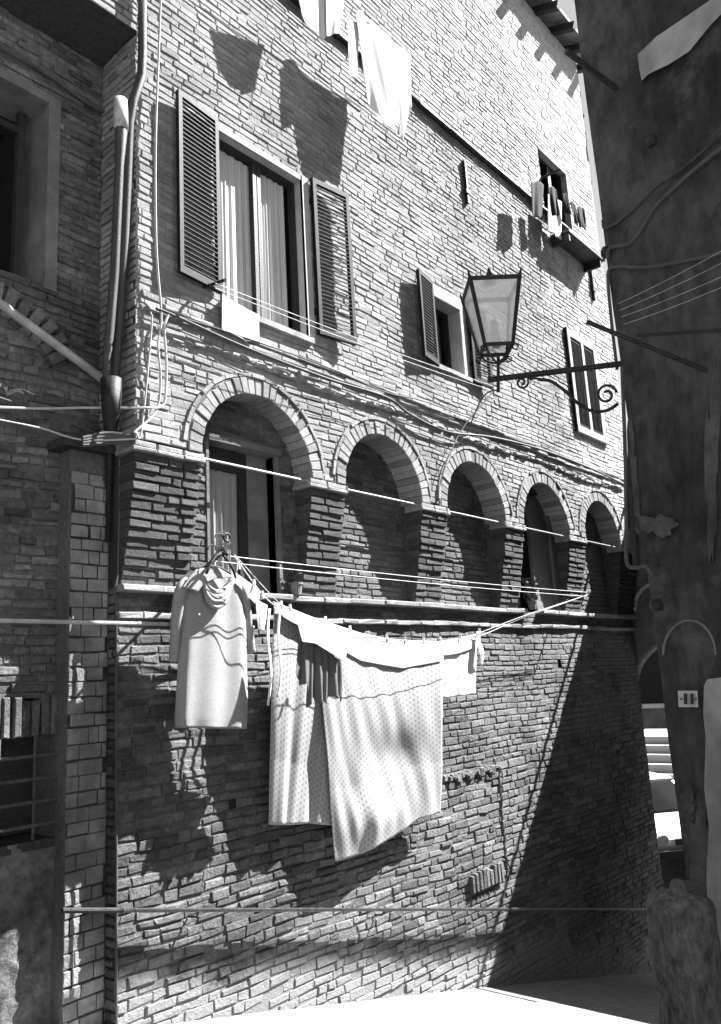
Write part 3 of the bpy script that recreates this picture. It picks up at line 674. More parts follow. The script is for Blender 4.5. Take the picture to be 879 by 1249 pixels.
# blind door arch moulding
def wall_arch(cx, ytop, half, ybot, off, rad, mt, name, parent=RB):
    pts = []
    for k in range(13):
        a = math.pi * k / 12; pts.append(wp(cx - half * math.cos(a), ytop + 42 - 42 * math.sin(a), off))
    return MB().tube(pts, rad, 8).build(name, mt, parent)
wall_arch(840, 756, 32, 900, .01, .009, 'plaster_grey', 'arch_moulding')
def wall_quad(pxs, off, th, mt, name, parent=RB):
    fr = [wp(x, y, off + th) for x, y in pxs]; bk = [wp(x, y, off - .03) for x, y in pxs]; n = len(pxs)
    f = [tuple(range(n))] + [(k, (k + 1) % n, n + (k + 1) % n, n + k) for k in range(n)]
    return link_mesh(name, fr + bk, f, mt, parent)
def wall_blob(cx, cy, rx, ry, mt, th=.012, seed=1, name='plaster_patch'):
    r_ = random.Random(seed); n = 44; ph = [r_.uniform(0, 6) for _ in range(6)]; pxs = []
    for k in range(n):
        a = 2 * math.pi * k / n; q = 1 + .2 * math.sin(2 * a + ph[0]) + .16 * math.sin(3 * a + ph[1]) + .12 * math.sin(5 * a + ph[2]) + .09 * math.sin(9 * a + ph[3]) + .06 * math.sin(14 * a + ph[4])
        pxs.append((cx + rx * q * math.cos(a), cy + ry * q * math.sin(a)))
    return wall_quad(pxs[::-1] if False else pxs, .0, th, mt, name)
M['patch_dark'] = mat('patch_dark', .085, scale=6, var=.5, bump=.5, bscale=20, stain=.4)
M['patch_pale'] = mat('patch_pale', .30, scale=3, var=.35, bump=.4, bscale=20, stain=.3)
wall_quad([(858, 836), (862, 828), (905, 822), (905, 1300), (868, 1300), (863, 1150), (861, 1060), (864, 1010), (858, 960), (860, 900), (857, 870)], .0, .03, 'patch_pale', 'door_jamb')
wall_quad([(777, 66), (800, 44), (862, 2), (900, -30), (900, -5), (866, 30), (840, 62), (815, 78), (790, 90), (782, 98), (779, 84)], .0, .04, 'patch_pale', 'plaster_patch')
wall_blob(856, 1040, 14, 60, 'patch_dark', .014, 4); wall_blob(845, 1090, 18, 22, 'patch_dark', .016, 9); wall_blob(838, 975, 10, 14, 'patch_dark', .013, 6)
wall_blob(868, 560, 8, 120, 'patch_dark', .013, 12); wall_blob(770, 590, 9, 60, 'patch_dark', .012, 15); wall_blob(800, 640, 22, 14, 'patch_dark', .012, 18)
# number plate
pl_ = wall_quad([(826, 842), (850, 842), (851, 862), (827, 862)], .0, .022, 'plaster', 'house_number_plate')
for (a, b) in ((833, 837), (841, 845)): wall_quad([(a, 845.5), (b, 845.5), (b + .6, 858.5), (a + .6, 858.5)], .03, .004, 'iron', 'digit', pl_)
for (a, b) in ((828.5, 831), (847, 849)): wall_quad([(a, 851), (b, 851), (b, 853), (a, 853)], .03, .004, 'iron', 'digit_mark', pl_)
# roof eaves + beams seen at the top
m = MB()
for k in range(5):
    p = A + dAB * (.4 + k * .8); m.obox((p[0] - .3, p[1] + .13, ZT - .1), (.5 * -.9165, .5 * .4, 0), (.05 * .4, .05 * .9165, 0), (0, 0, .07))
m.build('eave_beam', 'wood_dark', RB)
# unseen bar added behind the house to cast a shadow band on the facade
bp0 = np.array([2.0, .22, .58]) - np.array([-1.9, 1, -2.15]) * 3.6; bp1 = np.array([4.7, .22, -.04]) - np.array([-1.9, 1, -2.15]) * 3.6; dd = bp1 - bp0
a_ = bp0 - dd * .85; b_ = bp1 + dd * .4
MB().obox((a_ + b_) / 2, (b_ - a_) / 2, (0, .02, 0.0), (0, 0, .05)).build('band_shadow_bar', 'wood_dark', RB)
# cables on the wall
def wcab(pts, r=.012, mt='cable', name='wall_cable', off=.03, label=None):
    return MB().tube(spline([wp(x, y, off) for x, y in pts], 8), r, 6).build(name, mt, RB)
wcab([(734, 268), (738, 278), (765, 262), (800, 228), (838, 200), (884, 160)], .011, 'zinc', 'wall_cable')
wcab([(740, 315), (744, 302), (768, 296), (786, 272), (800, 250), (840, 212), (884, 176)], .017)
wcab([(752, 450), (746, 400), (741, 345), (743, 328), (760, 325), (795, 325), (884, 308)], .014)
wcab([(758, 445), (762, 560), (763, 640), (764, 685), (775, 692), (787, 690), (796, 702)], .016)
wcab([(766, 560), (772, 640), (776, 690)], .03, 'iron', 'corner_pipe', .0)
for i in range(2):
    p = (742 + i * 0, 322); 
for (px, py, r) in ((738, 308, .04), (795, 172, .045), (800, 738, .05)): 
    c = wp(px, py, .01); m = MB(); m.lathe((c[0], c[1], c[2] - .04), [(r * .7, 0), (r, .02), (r, .06), (r * .6, .09)], 10); m.build('wall_fitting', 'iron', RB)

# ================================================================= ARCHWAY ACROSS THE LANE
AX = 9.75; AYC, AR, AZS = -.42, .76, 2.42; ATOP = 5.55
AW = thing('archway', (AX, -1, -1.6), 'low wall with a round arched passage closing the lane beyond the brick building', 'archway')
n = 24; v = []; f = []
pts = [(AYC + AR * math.cos(math.pi * k / n), AZS + AR * math.sin(math.pi * k / n)) for k in range(n + 1)]
pts = [(AYC + AR, -2.4)] + pts + [(AYC - AR, -2.4)]
outer = []
for (y, z) in pts:
    outer.append((y, z))
front = [(AX, y, z) for y, z in pts]; back = [(AX + .16, y, z) for y, z in pts]
top = [(AX, y, ATOP) for y, z in pts]; topb = [(AX + .16, y, ATOP) for y, z in pts]
N = len(pts); v = front + back + top + topb
for k in range(1, N - 2): f += [(k, k + 1, 2 * N + k + 1, 2 * N + k), (N + k, 3 * N + k, 3 * N + k + 1, N + k + 1)]
for k in range(N - 1): f.append((k, N + k, N + k + 1, k + 1))
v += [(x, y, z) for x in (AX, AX + .16) for (y, z) in ((.6, -2.4), (.6, ATOP), (AYC + AR, -2.4), (AYC + AR, ATOP), (AYC - AR, -2.4), (AYC - AR, ATOP), (-6.5, -2.4), (-6.5, ATOP))]
q = 4 * N
for o_ in (0, 8): f += [(q + o_ + 0, q + o_ + 2, q + o_ + 3, q + o_ + 1), (q + o_ + 4, q + o_ + 6, q + o_ + 7, q + o_ + 5)]
f += [(q + 1, q + 9, q + 15, q + 7)]
link_mesh('wall', v, f, 'plaster_grey', AW)
MB().tube([(AX - .02, AYC + (AR + .02) * math.cos(math.pi * k / 20), AZS + (AR + .02) * math.sin(math.pi * k / 20)) for k in range(21)], .03, 6).build('arch_moulding', 'stone', AW)
MB().tube([(AX - .03, -.25 + .42 * math.cos(math.pi * (k / 14)), 3.72 + .42 * math.sin(math.pi * (k / 14))) for k in range(15)], .035, 6).build('plaster_relief', 'plaster', AW)

MB().box(AX + .17, 13.4, -4.2, .32, 3.26, 3.42).build('sun_block_slab', 'tile', AW)  # slab added to stop sunlight coming through the arch
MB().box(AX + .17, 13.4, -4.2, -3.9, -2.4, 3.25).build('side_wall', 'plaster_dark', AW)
# ================================================================= PIAZZA BEYOND
PZ = .42
m = MB(); m.box(13.3, 60, -6, 30, -2.0, PZ); tag(m.build('piazza', 'ground_lit'), kind='structure')
st = thing('stone_steps', (14, 1.6, PZ), 'flight of five pale stone steps in the sun seen through the passage', 'steps')
s0 = atx(805, 948, 14.0)
m = MB(); yy = s0[1]; rise = .165
for k in range(5): m.box(14.0 + .33 * k, 17.5, yy - 3, yy + 4, PZ + .001 + rise * k, PZ + rise * (k + 1))
m.build('treads', 'ground_lit', st)
fb = thing('far_house', (28, 6, PZ), 'grey shaded house standing behind the bright stone steps', 'building')
MB().box(26.1, 34, -18, 40, PZ - .2, 7.2).build('wall', 'facade_far', fb)
p1 = atx(775, 858, 26.0); p2 = atx(812, 785, 26.0)
MB().box(26.0, 26.09, p2[1] - 1.2, p1[1] + .6, p1[2], p2[2] + .5).build('window', 'black', fb)
MB().box(25.8, 26.09, p2[1] - .5, p1[1] + .2, p1[2] - .16, p1[2] - .01).build('window_sill', 'plaster', fb)
# cars
def car(name, c, heading, L, W_, H, body, label, group):
    root = thing(name, c, label, 'car', group); ca, sa = math.cos(heading), math.sin(heading)
    def T(x, y, z): return (c[0] + ca * x - sa * y, c[1] + sa * x + ca * y, c[2] + z)
    prof = [(-L / 2, .32), (-L / 2 + .02, .62), (-L / 2 + .12, .78), (-L * .22, .90), (L * .42, .92), (L * .49, .85), (L / 2, .55), (L / 2 - .03, .30)]
    def shell(prof, w0, w1, mt, nm, par):
        n = len(prof); zc = [p[1] for p in prof]; v = []
        zmx, zmn = max(zc), min(zc)
        for s_ in (-1, 1):
            for (x, z) in prof:
                t = (z - zmn) / (zmx - zmn + 1e-6); v.append(T(x, s_ * (w0 * (1 - t) + w1 * t), z))
        f = [tuple(range(n))[::-1], tuple(range(n, 2 * n))] + [(k, (k + 1) % n, n + (k + 1) % n, n + k) for k in range(n)]
        o = link_mesh(nm, v, f, mt, par); bv = o.modifiers.new('b', 'BEVEL'); bv.width = .09; bv.segments = 4; bv.limit_method = 'ANGLE'; return o
    bd = shell(prof, W_ / 2, W_ / 2 - .05, body, 'body', root)
    cab = [(-L * .24, .88), (-L * .08, H - .04), (-L * .03, H), (L * .32, H), (L * .38, H - .05), (L * .45, .9)]
    shell(cab, W_ / 2 - .07, W_ / 2 - .2, 'glass_dark', 'glasshouse', root)
    m = MB(); m.add([T(-L * .05, -W_ / 2 + .2, H - .01), T(L * .34, -W_ / 2 + .2, H - .01), T(L * .34, W_ / 2 - .2, H - .01), T(-L * .05, W_ / 2 - .2, H - .01)] + [T(-L * .03, -W_ / 2 + .24, H + .025), T(L * .32, -W_ / 2 + .24, H + .025), T(L * .32, W_ / 2 - .24, H + .025), T(-L * .03, W_ / 2 - .24, H + .025)],
                    [(4, 5, 6, 7), (0, 1, 5, 4), (1, 2, 6, 5), (2, 3, 7, 6), (3, 0, 4, 7), (0, 3, 2, 1)]); m.build('roof', body, root)
    for s_ in (-1, 1):
        MB().tube([T(-L * .24, s_ * (W_ / 2 - .08), .89), T(-L * .06, s_ * (W_ / 2 - .2), H)], .028, 6).build('pillar', body, root)
        MB().tube([T(L * .05, s_ * (W_ / 2 - .07), .9), T(L * .06, s_ * (W_ / 2 - .19), H)], .028, 6).build('pillar', body, root)
        for x in (-L * .33, L * .32):
            a, b = T(x, s_ * (W_ / 2 - .2), .3), T(x, s_ * (W_ / 2 + .01), .3); w_ = MB().tube([a, b], .30, 20).build('wheel', 'rubber', root)
            MB().tube([T(x, s_ * (W_ / 2), .3), T(x, s_ * (W_ / 2 + .02), .3)], .17, 14).build('hubcap', 'zinc', w_)
        MB().tube([T(-L / 2 - .01, s_ * (W_ / 2 - .22), .62), T(-L / 2 + .06, s_ * (W_ / 2 - .22), .62)], .09, 14).build('headlight', 'pipe_light', root)
        MB().obox(T(-L * .17, s_ * (W_ / 2 + .06), .95), (.04, 0, 0), (0, .08, 0), (0, 0, .05)).build('wing_mirror', 'iron', root)
    MB().obox(T(-L / 2 - .03, 0, .40), (.05 * ca, .05 * sa, 0), (-sa * W_ * .46, ca * W_ * .46, 0), (0, 0, .06)).build('bumper', 'rubber', root)
    MB().obox(T(-L / 2 + .0, 0, .58), (.02 * ca, .02 * sa, 0), (-sa * W_ * .22, ca * W_ * .22, 0), (0, 0, .05)).build('grille', 'iron', root)
    return root
car('parked_car', (12.65, 1.62, -.74), math.radians(48), 3.5, 1.55, 1.42, 'car_white', 'white hatchback with dark windscreen parked in the sun beyond the passage', None)
# ================================================================= BOLLARD
bc = atd(827, 1090, 4.3); gz = ground_z(bc[0])
H = bc[2] - gz; R_ = .178
b_o = thing('stone_bollard', (bc[0], bc[1], gz), 'weathered round stone bollard with a domed top in the bottom right corner', 'bollard')
prof = [(R_ * 1.06, -.1), (R_ * 1.05, .1), (R_, H * .5), (R_ * .95, H - .10), (R_ * .98, H - .07), (R_ * .93, H - .035), (R_ * .70, H + .0), (R_ * .35, H + .018), (.05, H + .022), (.035, H + .06), (.02, H + .075)]
# resample + weather
pp = []
for (r0, za), (r1, zb) in zip(prof[:-1], prof[1:]):
    k = max(1, int(abs(zb - za) / .025));
    for i in range(k): t = i / k; pp.append((r0 + (r1 - r0) * t, za + (zb - za) * t))
pp.append(prof[-1]); m = MB(); m.lathe((0, 0, 0), pp, 60)
vv = []
for (x, y, z) in m.v:
    q = NZ.noise(Vector((x * 9, y * 9, z * 5))) * .009 + NZ.noise(Vector((x * 28, y * 28, z * 22))) * .005; r = math.hypot(x, y) + 1e-6; k = 1 + q / max(r, .05); vv.append((bc[0] + x * k, bc[1] + y * k, gz + z))
M['bollard'] = mat('bollard_stone', .16, scale=24, var=.75, bump=1.0, bscale=55, stain=.5, stretch=(1, 1, .45))
link_mesh('shaft', vv, m.f, 'bollard', b_o, smooth=True)

# ================================================================= HANDRAIL AND WASHING BAR
h0 = at(75, 1110, .1); h1 = at(815, 1108, .1)
hr = thing('handrail', h0, 'long thin iron handrail running down the street along the foot of the brick wall', 'handrail')
MB().tube([h0, h1], .015, 10).build('rail', 'iron_rail', hr)
MB().tube([h0, h0 + (h1 - h0) * .045], .0175, 10).build('rail_end', 'iron', hr)
for t in (.11, .325, .56, .80):
    p = h0 + (h1 - h0) * t; MB().tube([p, p + np.array([0, .03, -.05]), (p[0], LO, p[2] - .06)], .008, 6).build('bracket', 'iron', hr)
b0 = at(-30, 756, -.1); b1 = at(212, 761, -.02)
MB_ = MB().tube([b0, b1, (b1[0] + .9, .1, b1[2] + .0)], .014, 10).build('metal_bar', 'pipe_light')
tag(MB_, 'pale horizontal metal bar crossing the buttress at dress height on the left', 'bar')

# ================================================================= STREET LAMP
dA = 6.55
pA = wp(758, 443, .03); depth = 6.50
def lp(px, py, k=0.0): return atd(px, py, 6.50 + k)
lamp = thing('street_lamp', pA, 'black iron street lantern with tapered glass panes on a scrolled wall bracket', 'street lamp')
armL = lp(594, 463, .05)
MB().tube([pA, armL], .024, 10).build('bracket_arm', 'iron', lamp)
def curl(cx, cy, r0, turns, start, sgn=1, n=26, tail=None):
    pts = []
    for k in range(n + 1):
        t = k / n; a = start + sgn * turns * 2 * math.pi * t; r = r0 * (1 - .72 * t); pts.append((cx + r * math.cos(a), cy + r * math.sin(a)))
    return ([] if tail is None else tail) + pts
sc = [(655, 462), (672, 465), (690, 478), (705, 492), (722, 501), (740, 500), (753, 492)]
MB().tube(spline([lp(*q) for q in sc], 6), .014, 8).build('scroll', 'iron', lamp, True)
MB().tube([lp(*q) for q in curl(739, 481, 13, 1.35, -.2, -1, 30)], .011, 8).build('scroll', 'iron', lamp, True)
MB().tube([lp(*q) for q in ([(655, 461)] + curl(636, 466, 8, 1.3, -.6, 1, 24))], .009, 8).build('scroll', 'iron', lamp, True)
MB().tube([lp(607, 478), lp(607, 430)], .014, 8).build('stem', 'iron', lamp)
MB().tube(spline([lp(609, 476), lp(600, 476), lp(590, 482), lp(580, 500, .1), lp(572, 520, .2)], 5), .006, 6).build('lamp_cable', 'cable', lamp)
# lantern: truncated pyramid, wide at the top
lc = lp(605, 430); up = np.array([0, 0, 1.]); ax = np.array([.62, -.78, 0]); ax /= np.linalg.norm(ax); ay = np.array([.78, .62, 0]) / np.linalg.norm([.78, .62])
px2m = 6.5 / 986
rot = math.radians(3); ax2 = ax * math.cos(rot) + ay * math.sin(rot); ay2 = -ax * math.sin(rot) + ay * math.cos(rot)
hb, ht, hh = 17 * px2m, 30 * px2m, 80 * px2m * 1.0
cb = lc + up * .03; ct = cb + up * hh
cor = [(-1, -1), (1, -1), (1, 1), (-1, 1)]
bot = [cb + i * hb * ax2 + j * hb * ay2 for i, j in cor]; topc = [ct + i * ht * ax2 + j * ht * ay2 for i, j in cor]
m = MB()
for k in range(4):
    m.tube([bot[k], topc[k], topc[k] + (topc[k] - bot[k]) * .08 + up * .03 + (topc[k] - ct) * .05], [.017, .019, .004], 6)
    m.tube([bot[k], bot[(k + 1) % 4]], .016, 6); m.tube([topc[k], topc[(k + 1) % 4]], .019, 6)
m.build('lantern_frame', 'iron', lamp)
m = MB()
for k in range(4):
    k2 = (k + 1) % 4; m.add([bot[k], bot[k2], topc[k2], topc[k]], [(0, 1, 2, 3)])
m.build('glass', 'lantern_glass', lamp)
m = MB(); rc = ct + up * .07
m.add([t + up * .005 for t in topc] + [rc + i * .05 * ax2 + j * .05 * ay2 for i, j in cor], [(0, 1, 5, 4), (1, 2, 6, 5), (2, 3, 7, 6), (3, 0, 4, 7), (4, 5, 6, 7)])
m.build('roof', 'lantern_glass', lamp)
MB().lathe(rc, [(.055, -.02), (.05, 0), (.02, .02), (.028, .045), (.02, .07), (.006, .12)], 12).build('finial', 'iron', lamp, True)
MB().lathe(cb, [(.03, .02), (.045, .06), (.04, .13), (.02, .18), (.035, .2), (.02, .25)], 12).build('lamp_holder', 'pipe_light', lamp, True)
m = MB()
for k in range(4):
    a = bot[k]; c = lc - up * .03
    m.tube(spline([a, a * .6 + c * .4 - up * .05, c - up * .06], 6), .009, 6)
    o_ = a - up * .035 + (a - cb) * .12
    m.tube([o_ + .022 * (math.cos(q) * ax2 + math.sin(q) * up) for q in np.linspace(0, 5.5, 14)], .007, 6)
m.build('cradle', 'iron', lamp)

# ================================================================= POLES ON THE RIGHT HOUSE
def pole(a, b, r, label, mt='iron', cat='pole', name='iron_pole'):
    return tag(MB().tube([a, b], r, 8).build(name, mt), label, cat)
pole(atd(715, 392, 5.7), wp(862, 452, 0), .017, 'dark iron pole jutting from the plastered wall above the lamp bracket')
pole(atd(775, 409, 5.8), wp(890, 401, 0), .012, 'thin dark rod lying just above the longer slanting pole at right')
pole(atd(690, 62, 6.4), wp(752, 108, -.02), .024, 'short dark beam end high on the right wall below the eaves', 'wood_dark', 'beam', 'beam_end')
g = 'washing lines fixed to the right wall'
for i, (a, b) in enumerate((((753, 370), (884, 303)), ((755, 378), (884, 318)), ((757, 386), (884, 335)), ((760, 395), (884, 348)))):
    tag(MB().tube(sag(wp(*a, .25), wp(*b, .25), .01), .0022, 5).build('washing_line', 'cable_light'), ['highest of four thin washing lines beside the right wall', 'second from the top of four thin lines beside the right wall', 'third from the top of four thin lines beside the right wall', 'lowest of four thin washing lines beside the right wall'][i], 'washing line', g)

# ================================================================= CABLES ON THE FACADE
def cable(pts, r, label, mt='cable', n=8): return tag(MB().tube(spline([p if len(p) == 3 and not isinstance(p, tuple) else p for p in pts], n), r, 6).build('wall_cable', mt), label, 'cable')
F_ = lambda x, y, Y=-.07: at(x, y, Y)
cable([F_(190, 376), F_(215, 386), F_(300, 424), F_(400, 462), F_(470, 484), F_(500, 505), F_(545, 526), F_(600, 533), F_(660, 548), F_(720, 571), F_(760, 590)], .014, 'thick black cable running the whole facade just below the first string course')
cable([F_(205, 382), F_(300, 412), F_(400, 448), F_(470, 478), F_(520, 490), F_(600, 520), F_(700, 556)], .007, 'thin upper cable following the string course over the arches')
cable([F_(163, 527), F_(190, 500), F_(195, 460), F_(192, 420), F_(196, 385), F_(190, 300), F_(189, 180), F_(193, 60), F_(196, -20)], .009, 'thin vertical cable climbing beside the left corner of the facade', 'cable_light')
cable([F_(205, 382), F_(200, 400), F_(202, 440), F_(201, 480), F_(196, 495), F_(170, 497), at(100, 497, .3), at(50, 498, .35), at(-10, 496, .35)], .010, 'looped pale conduit bending round the left corner', 'cable_light')
cable([F_(165, 528), F_(172, 524), F_(184, 400), F_(183, 380)], .007, 'short second cable beside the looped conduit at the corner', 'cable_light')
cable([at(-10, 510, .3), at(50, 522, .28), at(100, 536, .15), at(168, 535, -.06)], .007, 'pale wire crossing the rough left house to the corner', 'cable_light')
cable([at(-10, 482, .38), at(60, 505, .38), at(110, 525, .3)], .009, 'dark wire sagging over the left house above the pale one')
m = MB()
for k in range(4): m.tube(spline([at(100, 534 + k * 3, .12), at(130, 528 + k * 4, .1), at(165, 532 + k * 2, -.04)], 6), .016, 6)
tag(m.build('cable_bundle', 'cable'), 'dark sagging bundle of cables over the top of the buttress', 'cable bundle')
cable([at(536, 590, -.06), at(545, 560, -.07), at(565, 520, -.08), at(600, 478, -.2)], .007, 'thin wire dropping from the lamp to the second and third arches')
cable([(9.45, 0, 5.46), (9.45, -1.5, 5.44), (9.45, -3.2, 5.46)], .035, 'thick cable crossing the lane at the far right end of the facade')
# ================================================================= WASHING LINES
Yc_ = -.40
br = thing('line_bracket', at(275, 668, .1), 'dark iron bracket at the first arch carrying hangers and line ends', 'bracket')
MB().tube([at(258, 683, .22), at(272, 668, -.2), at(276, 676, Yc_ - .05)], .013, 8).build('arm', 'iron', br)
MB().tube([at(276, 655, Yc_) + np.array([.03 * math.cos(a), 0, .03 * math.sin(a)]) for a in np.linspace(0, 6.2, 16)], .009, 6).build('pulley', 'iron', br)
rr = thing('line_bracket', at(640, 740, .2), 'dark iron rod beside the fourth arch holding the far line ends', 'bracket')
MB().tube([(6.95, .22, 3.70), (7.12, -.05, 3.83), at(718, 725, -.25)], .012, 8).build('arm', 'iron', rr)
fin = at(716, 725, -.25)
L1 = spline([at(285, 678, -.15), at(330, 735, -.06), at(380, 755, -.06), at(470, 780, -.06), at(540, 786, -.05), at(585, 775, -.05), at(640, 752, -.12), fin], 8)
L2 = spline([at(285, 676, -.34), at(350, 744, -.33), at(390, 758, -.33), at(440, 773, -.33), at(500, 781, -.32), at(560, 779, -.30), at(640, 750, -.28), fin], 8)
tag(MB().tube(L2, .003, 6).build('washing_line', 'cord'), 'second washing line in front that carries the frilled garment', 'washing line')
tag(MB().tube(L1, .0055, 6).build('washing_line', 'cord'), 'sagging white washing line that carries the dotted sheet', 'washing line')
for (a, b, s_, lb) in (((280, 678), (716, 722), .02, 'upper of two taut white lines above the dotted sheet'), ((262, 684), (716, 727), .02, 'lower of two taut white lines above the dotted sheet')):
    tag(MB().tube(sag(at(*a, Yc_), at(*b, -.25), s_), .0034, 6).build('washing_line', 'cord'), lb, 'washing line', 'twin lines above the sheet')
tag(MB().tube(sag(at(262, 345, -.3), at(600, 470, -.3), .03), .0035, 5).build('washing_line', 'cord'), 'upper thin line strung below the large shuttered window', 'washing line', 'lines below the windows')
tag(MB().tube(sag(at(262, 351, -.34), at(600, 476, -.34), .03), .0035, 5).build('washing_line', 'cord'), 'lower thin line strung below the large shuttered window', 'washing line', 'lines below the windows')
wb = thing('line_bracket', at(255, 345, -.1), 'small dark iron bracket under the left shutter of the large window', 'bracket')
MB().tube([at(248, 350, 0), at(274, 341, -.34)], .014, 8).build('arm', 'iron', wb)
MB().tube([at(254, 346, -.06), at(262, 352, -.3)], .010, 8).build('crossbar', 'iron', wb)

# ================================================================= LAUNDRY
def solid(o, t=.003):
    s_ = o.modifiers.new('thickness', 'SOLIDIFY'); s_.thickness = t; s_.offset = 0; return o
def interp(pts, t):
    ts = np.linspace(0, 1, len(pts)); return np.array([np.interp(t, ts, [p[0] for p in pts]), np.interp(t, ts, [p[1] for p in pts])])
def cloth(name, top, bottom, Y, mt, parent=None, nu=80, nv=60, fold=.02, waves=6, yfun=None, tfold=.3, seed=0, left=None, right=None, slant=0., yprof=None):
    """top and bottom edges as photo pixels on the hanging plane Y, folds added in depth"""
    rr_ = random.Random(seed); ph = [rr_.uniform(0, 6.28) for _ in range(6)]; v = []; f = []; uv = []
    for j in range(nv + 1):
        t = j / nv
        for i in range(nu + 1):
            u = i / nu; Yt = Y + slant * (t if yprof is None else yprof(t)); a = at(*interp(top, u), Y); b = at(*interp(bottom, u), Y)
            q0, q1 = interp(top, u), interp(bottom, u); p = at(*(q0 + (q1 - q0) * t), Yt)
            amp = fold * (tfold + (1 - tfold) * t)
            ww = math.sin(u * waves * 6.28 + ph[0] + .8 * math.sin(t * 2.3 + ph[1])) * .6 + math.sin(u * waves * 1.9 * 6.28 + ph[2] + t * 1.1) * .28 + math.sin(u * waves * .47 * 6.28 + ph[3] + t * 2) * .5
            y = amp * ww + (yfun(u, t) if yfun else 0); p = p + np.array([amp * .35 * math.cos(u * waves * 6.28 + ph[0]), y, 0])
            v.append(p); uv.append((u * abs(at(*top[-1], Y)[0] - at(*top[0], Y)[0]) * 1.15, t * abs((b - a)[2])))
    for j in range(nv):
        for i in range(nu): q = j * (nu + 1) + i; f.append((q, q + nu + 1, q + nu + 2, q + 1))
    o = link_mesh(name, v, f, mt, parent, uvs=uv, smooth=True); return solid(o)
# large dotted sheet: back fall and front fall over one line
sheet = thing('dotted_sheet', at(430, 780, Yc_), 'large white dotted bedsheet folded over the washing line in two unequal falls', 'bedsheet')
prof_ = lambda t: -.30 * math.sin(min(1, t / .7) * math.pi) + max(0, t - .3) ** 1.4 / .7 ** 1.4
cloth('back_fall', [(334, 738), (380, 757), (440, 776), (475, 784)], [(328, 1005), (350, 1006), (380, 1004), (409, 1007), (428, 1003)], -.03, 'dotted', sheet, 90, 70, .020, 4, seed=4, slant=.10, yprof=prof_)
def fy(u, t):
    b = -.065 * math.exp(-((u - .36) / .22) ** 2) * math.exp(-((t - .88) / .10) ** 2) + .055 * math.exp(-((u - .62) / .22) ** 2) * math.exp(-((t - .62) / .12) ** 2)
    wr = .012 * math.exp(-((t - .82) / .10) ** 2) * math.sin(u * 36 + t * 20) * math.exp(-((u - .40) / .24) ** 2) + .006 * math.sin(u * 11 + t * 9) + .0025 * math.sin(u * 47 - t * 13)
    return b + wr
cloth('front_fall', [(384, 759), (410, 767), (440, 775), (480, 783), (540, 784)], [(410, 1050), (440, 1040), (480, 1020), (510, 998), (538, 990)], -.06, 'dotted', sheet, 130, 110, .012, 4, seed=9, yfun=fy, tfold=.15, slant=.10, yprof=prof_)
# white top cloth folded over the same line
cloth('turned_hem', [(332, 733), (380, 752), (440, 772), (480, 780), (540, 782)], [(345, 752), (385, 775), (440, 806), (490, 815), (538, 806)], -.072, 'white_cloth', sheet, 90, 24, .004, 5, seed=3, slant=.10, yprof=lambda t: prof_(t * .2))
# frilled garment folded on top
fg = thing('frilled_garment', at(390, 760, Yc_), 'small garment with a dark ruffled hem pegged over the dotted sheet', 'garment')
cloth('white_flap', [(360, 752), (390, 760), (425, 772)], [(363, 783), (378, 785), (395, 795), (415, 808)], -.35, 'white_cloth', fg, 40, 20, .005, 2, seed=2, yfun=lambda u, t: -.05 * t)
cloth('ruffled_hem', [(363, 780), (388, 785), (415, 806)], [(361, 822), (366, 836), (371, 832), (377, 863), (382, 850), (387, 858), (392, 848), (397, 859), (402, 848), (409, 852), (412, 846), (418, 858)], -.335, 'grey_cloth', fg, 120, 26, .036, 6.5, seed=5, tfold=.35)
# small white cloth at the right and tapes
sc_ = thing('small_white_cloth', at(560, 780, Yc_), 'small white pillowcase pegged at the far right end of the loaded line', 'pillowcase')
cloth('cloth', [(539, 783), (560, 779), (580, 775)], [(539, 851), (560, 848), (579, 846)], -.04, 'white_cloth', sc_, 50, 40, .015, 2.5, seed=8)
cloth('folded_edge', [(537, 781), (560, 777), (580, 773)], [(541, 800), (560, 797), (578, 790)], -.06, 'white_cloth', sc_, 30, 10, .005, 2, seed=1)
for (pts, lb, w_) in (([(583, 770), (585, 790), (586, 810)], 'short white tape dangling right of the small pillowcase', 3), ([(328, 742), (330, 800), (328, 860)], 'long thin white tape hanging left of the dotted sheet', 1.6), ([(341, 745), (342, 790), (340, 850)], 'second thin tape hanging against the left edge of the dotted sheet', 1.6)):
    o = cloth('hanging_tape', [(pts[0][0] - w_, pts[0][1]), (pts[0][0] + w_, pts[0][1])], [(pts[2][0] - w_, pts[2][1]), (pts[2][0] + w_, pts[2][1])], -.10, 'white_cloth', None, 4, 24, .006, 1, seed=int(w_ * 7), yfun=lambda u, t: .02 * math.sin(t * 7))
    tag(o, lb, 'tape', 'tapes on the washing line')
so_ = cloth('white_sock', [(311, 730), (325, 738)], [(315, 768), (321, 768)], -.12, 'white_cloth', None, 20, 20, .012, 1.5, seed=12)
tag(so_, 'small white sock pegged between the dress and the dotted sheet', 'sock')
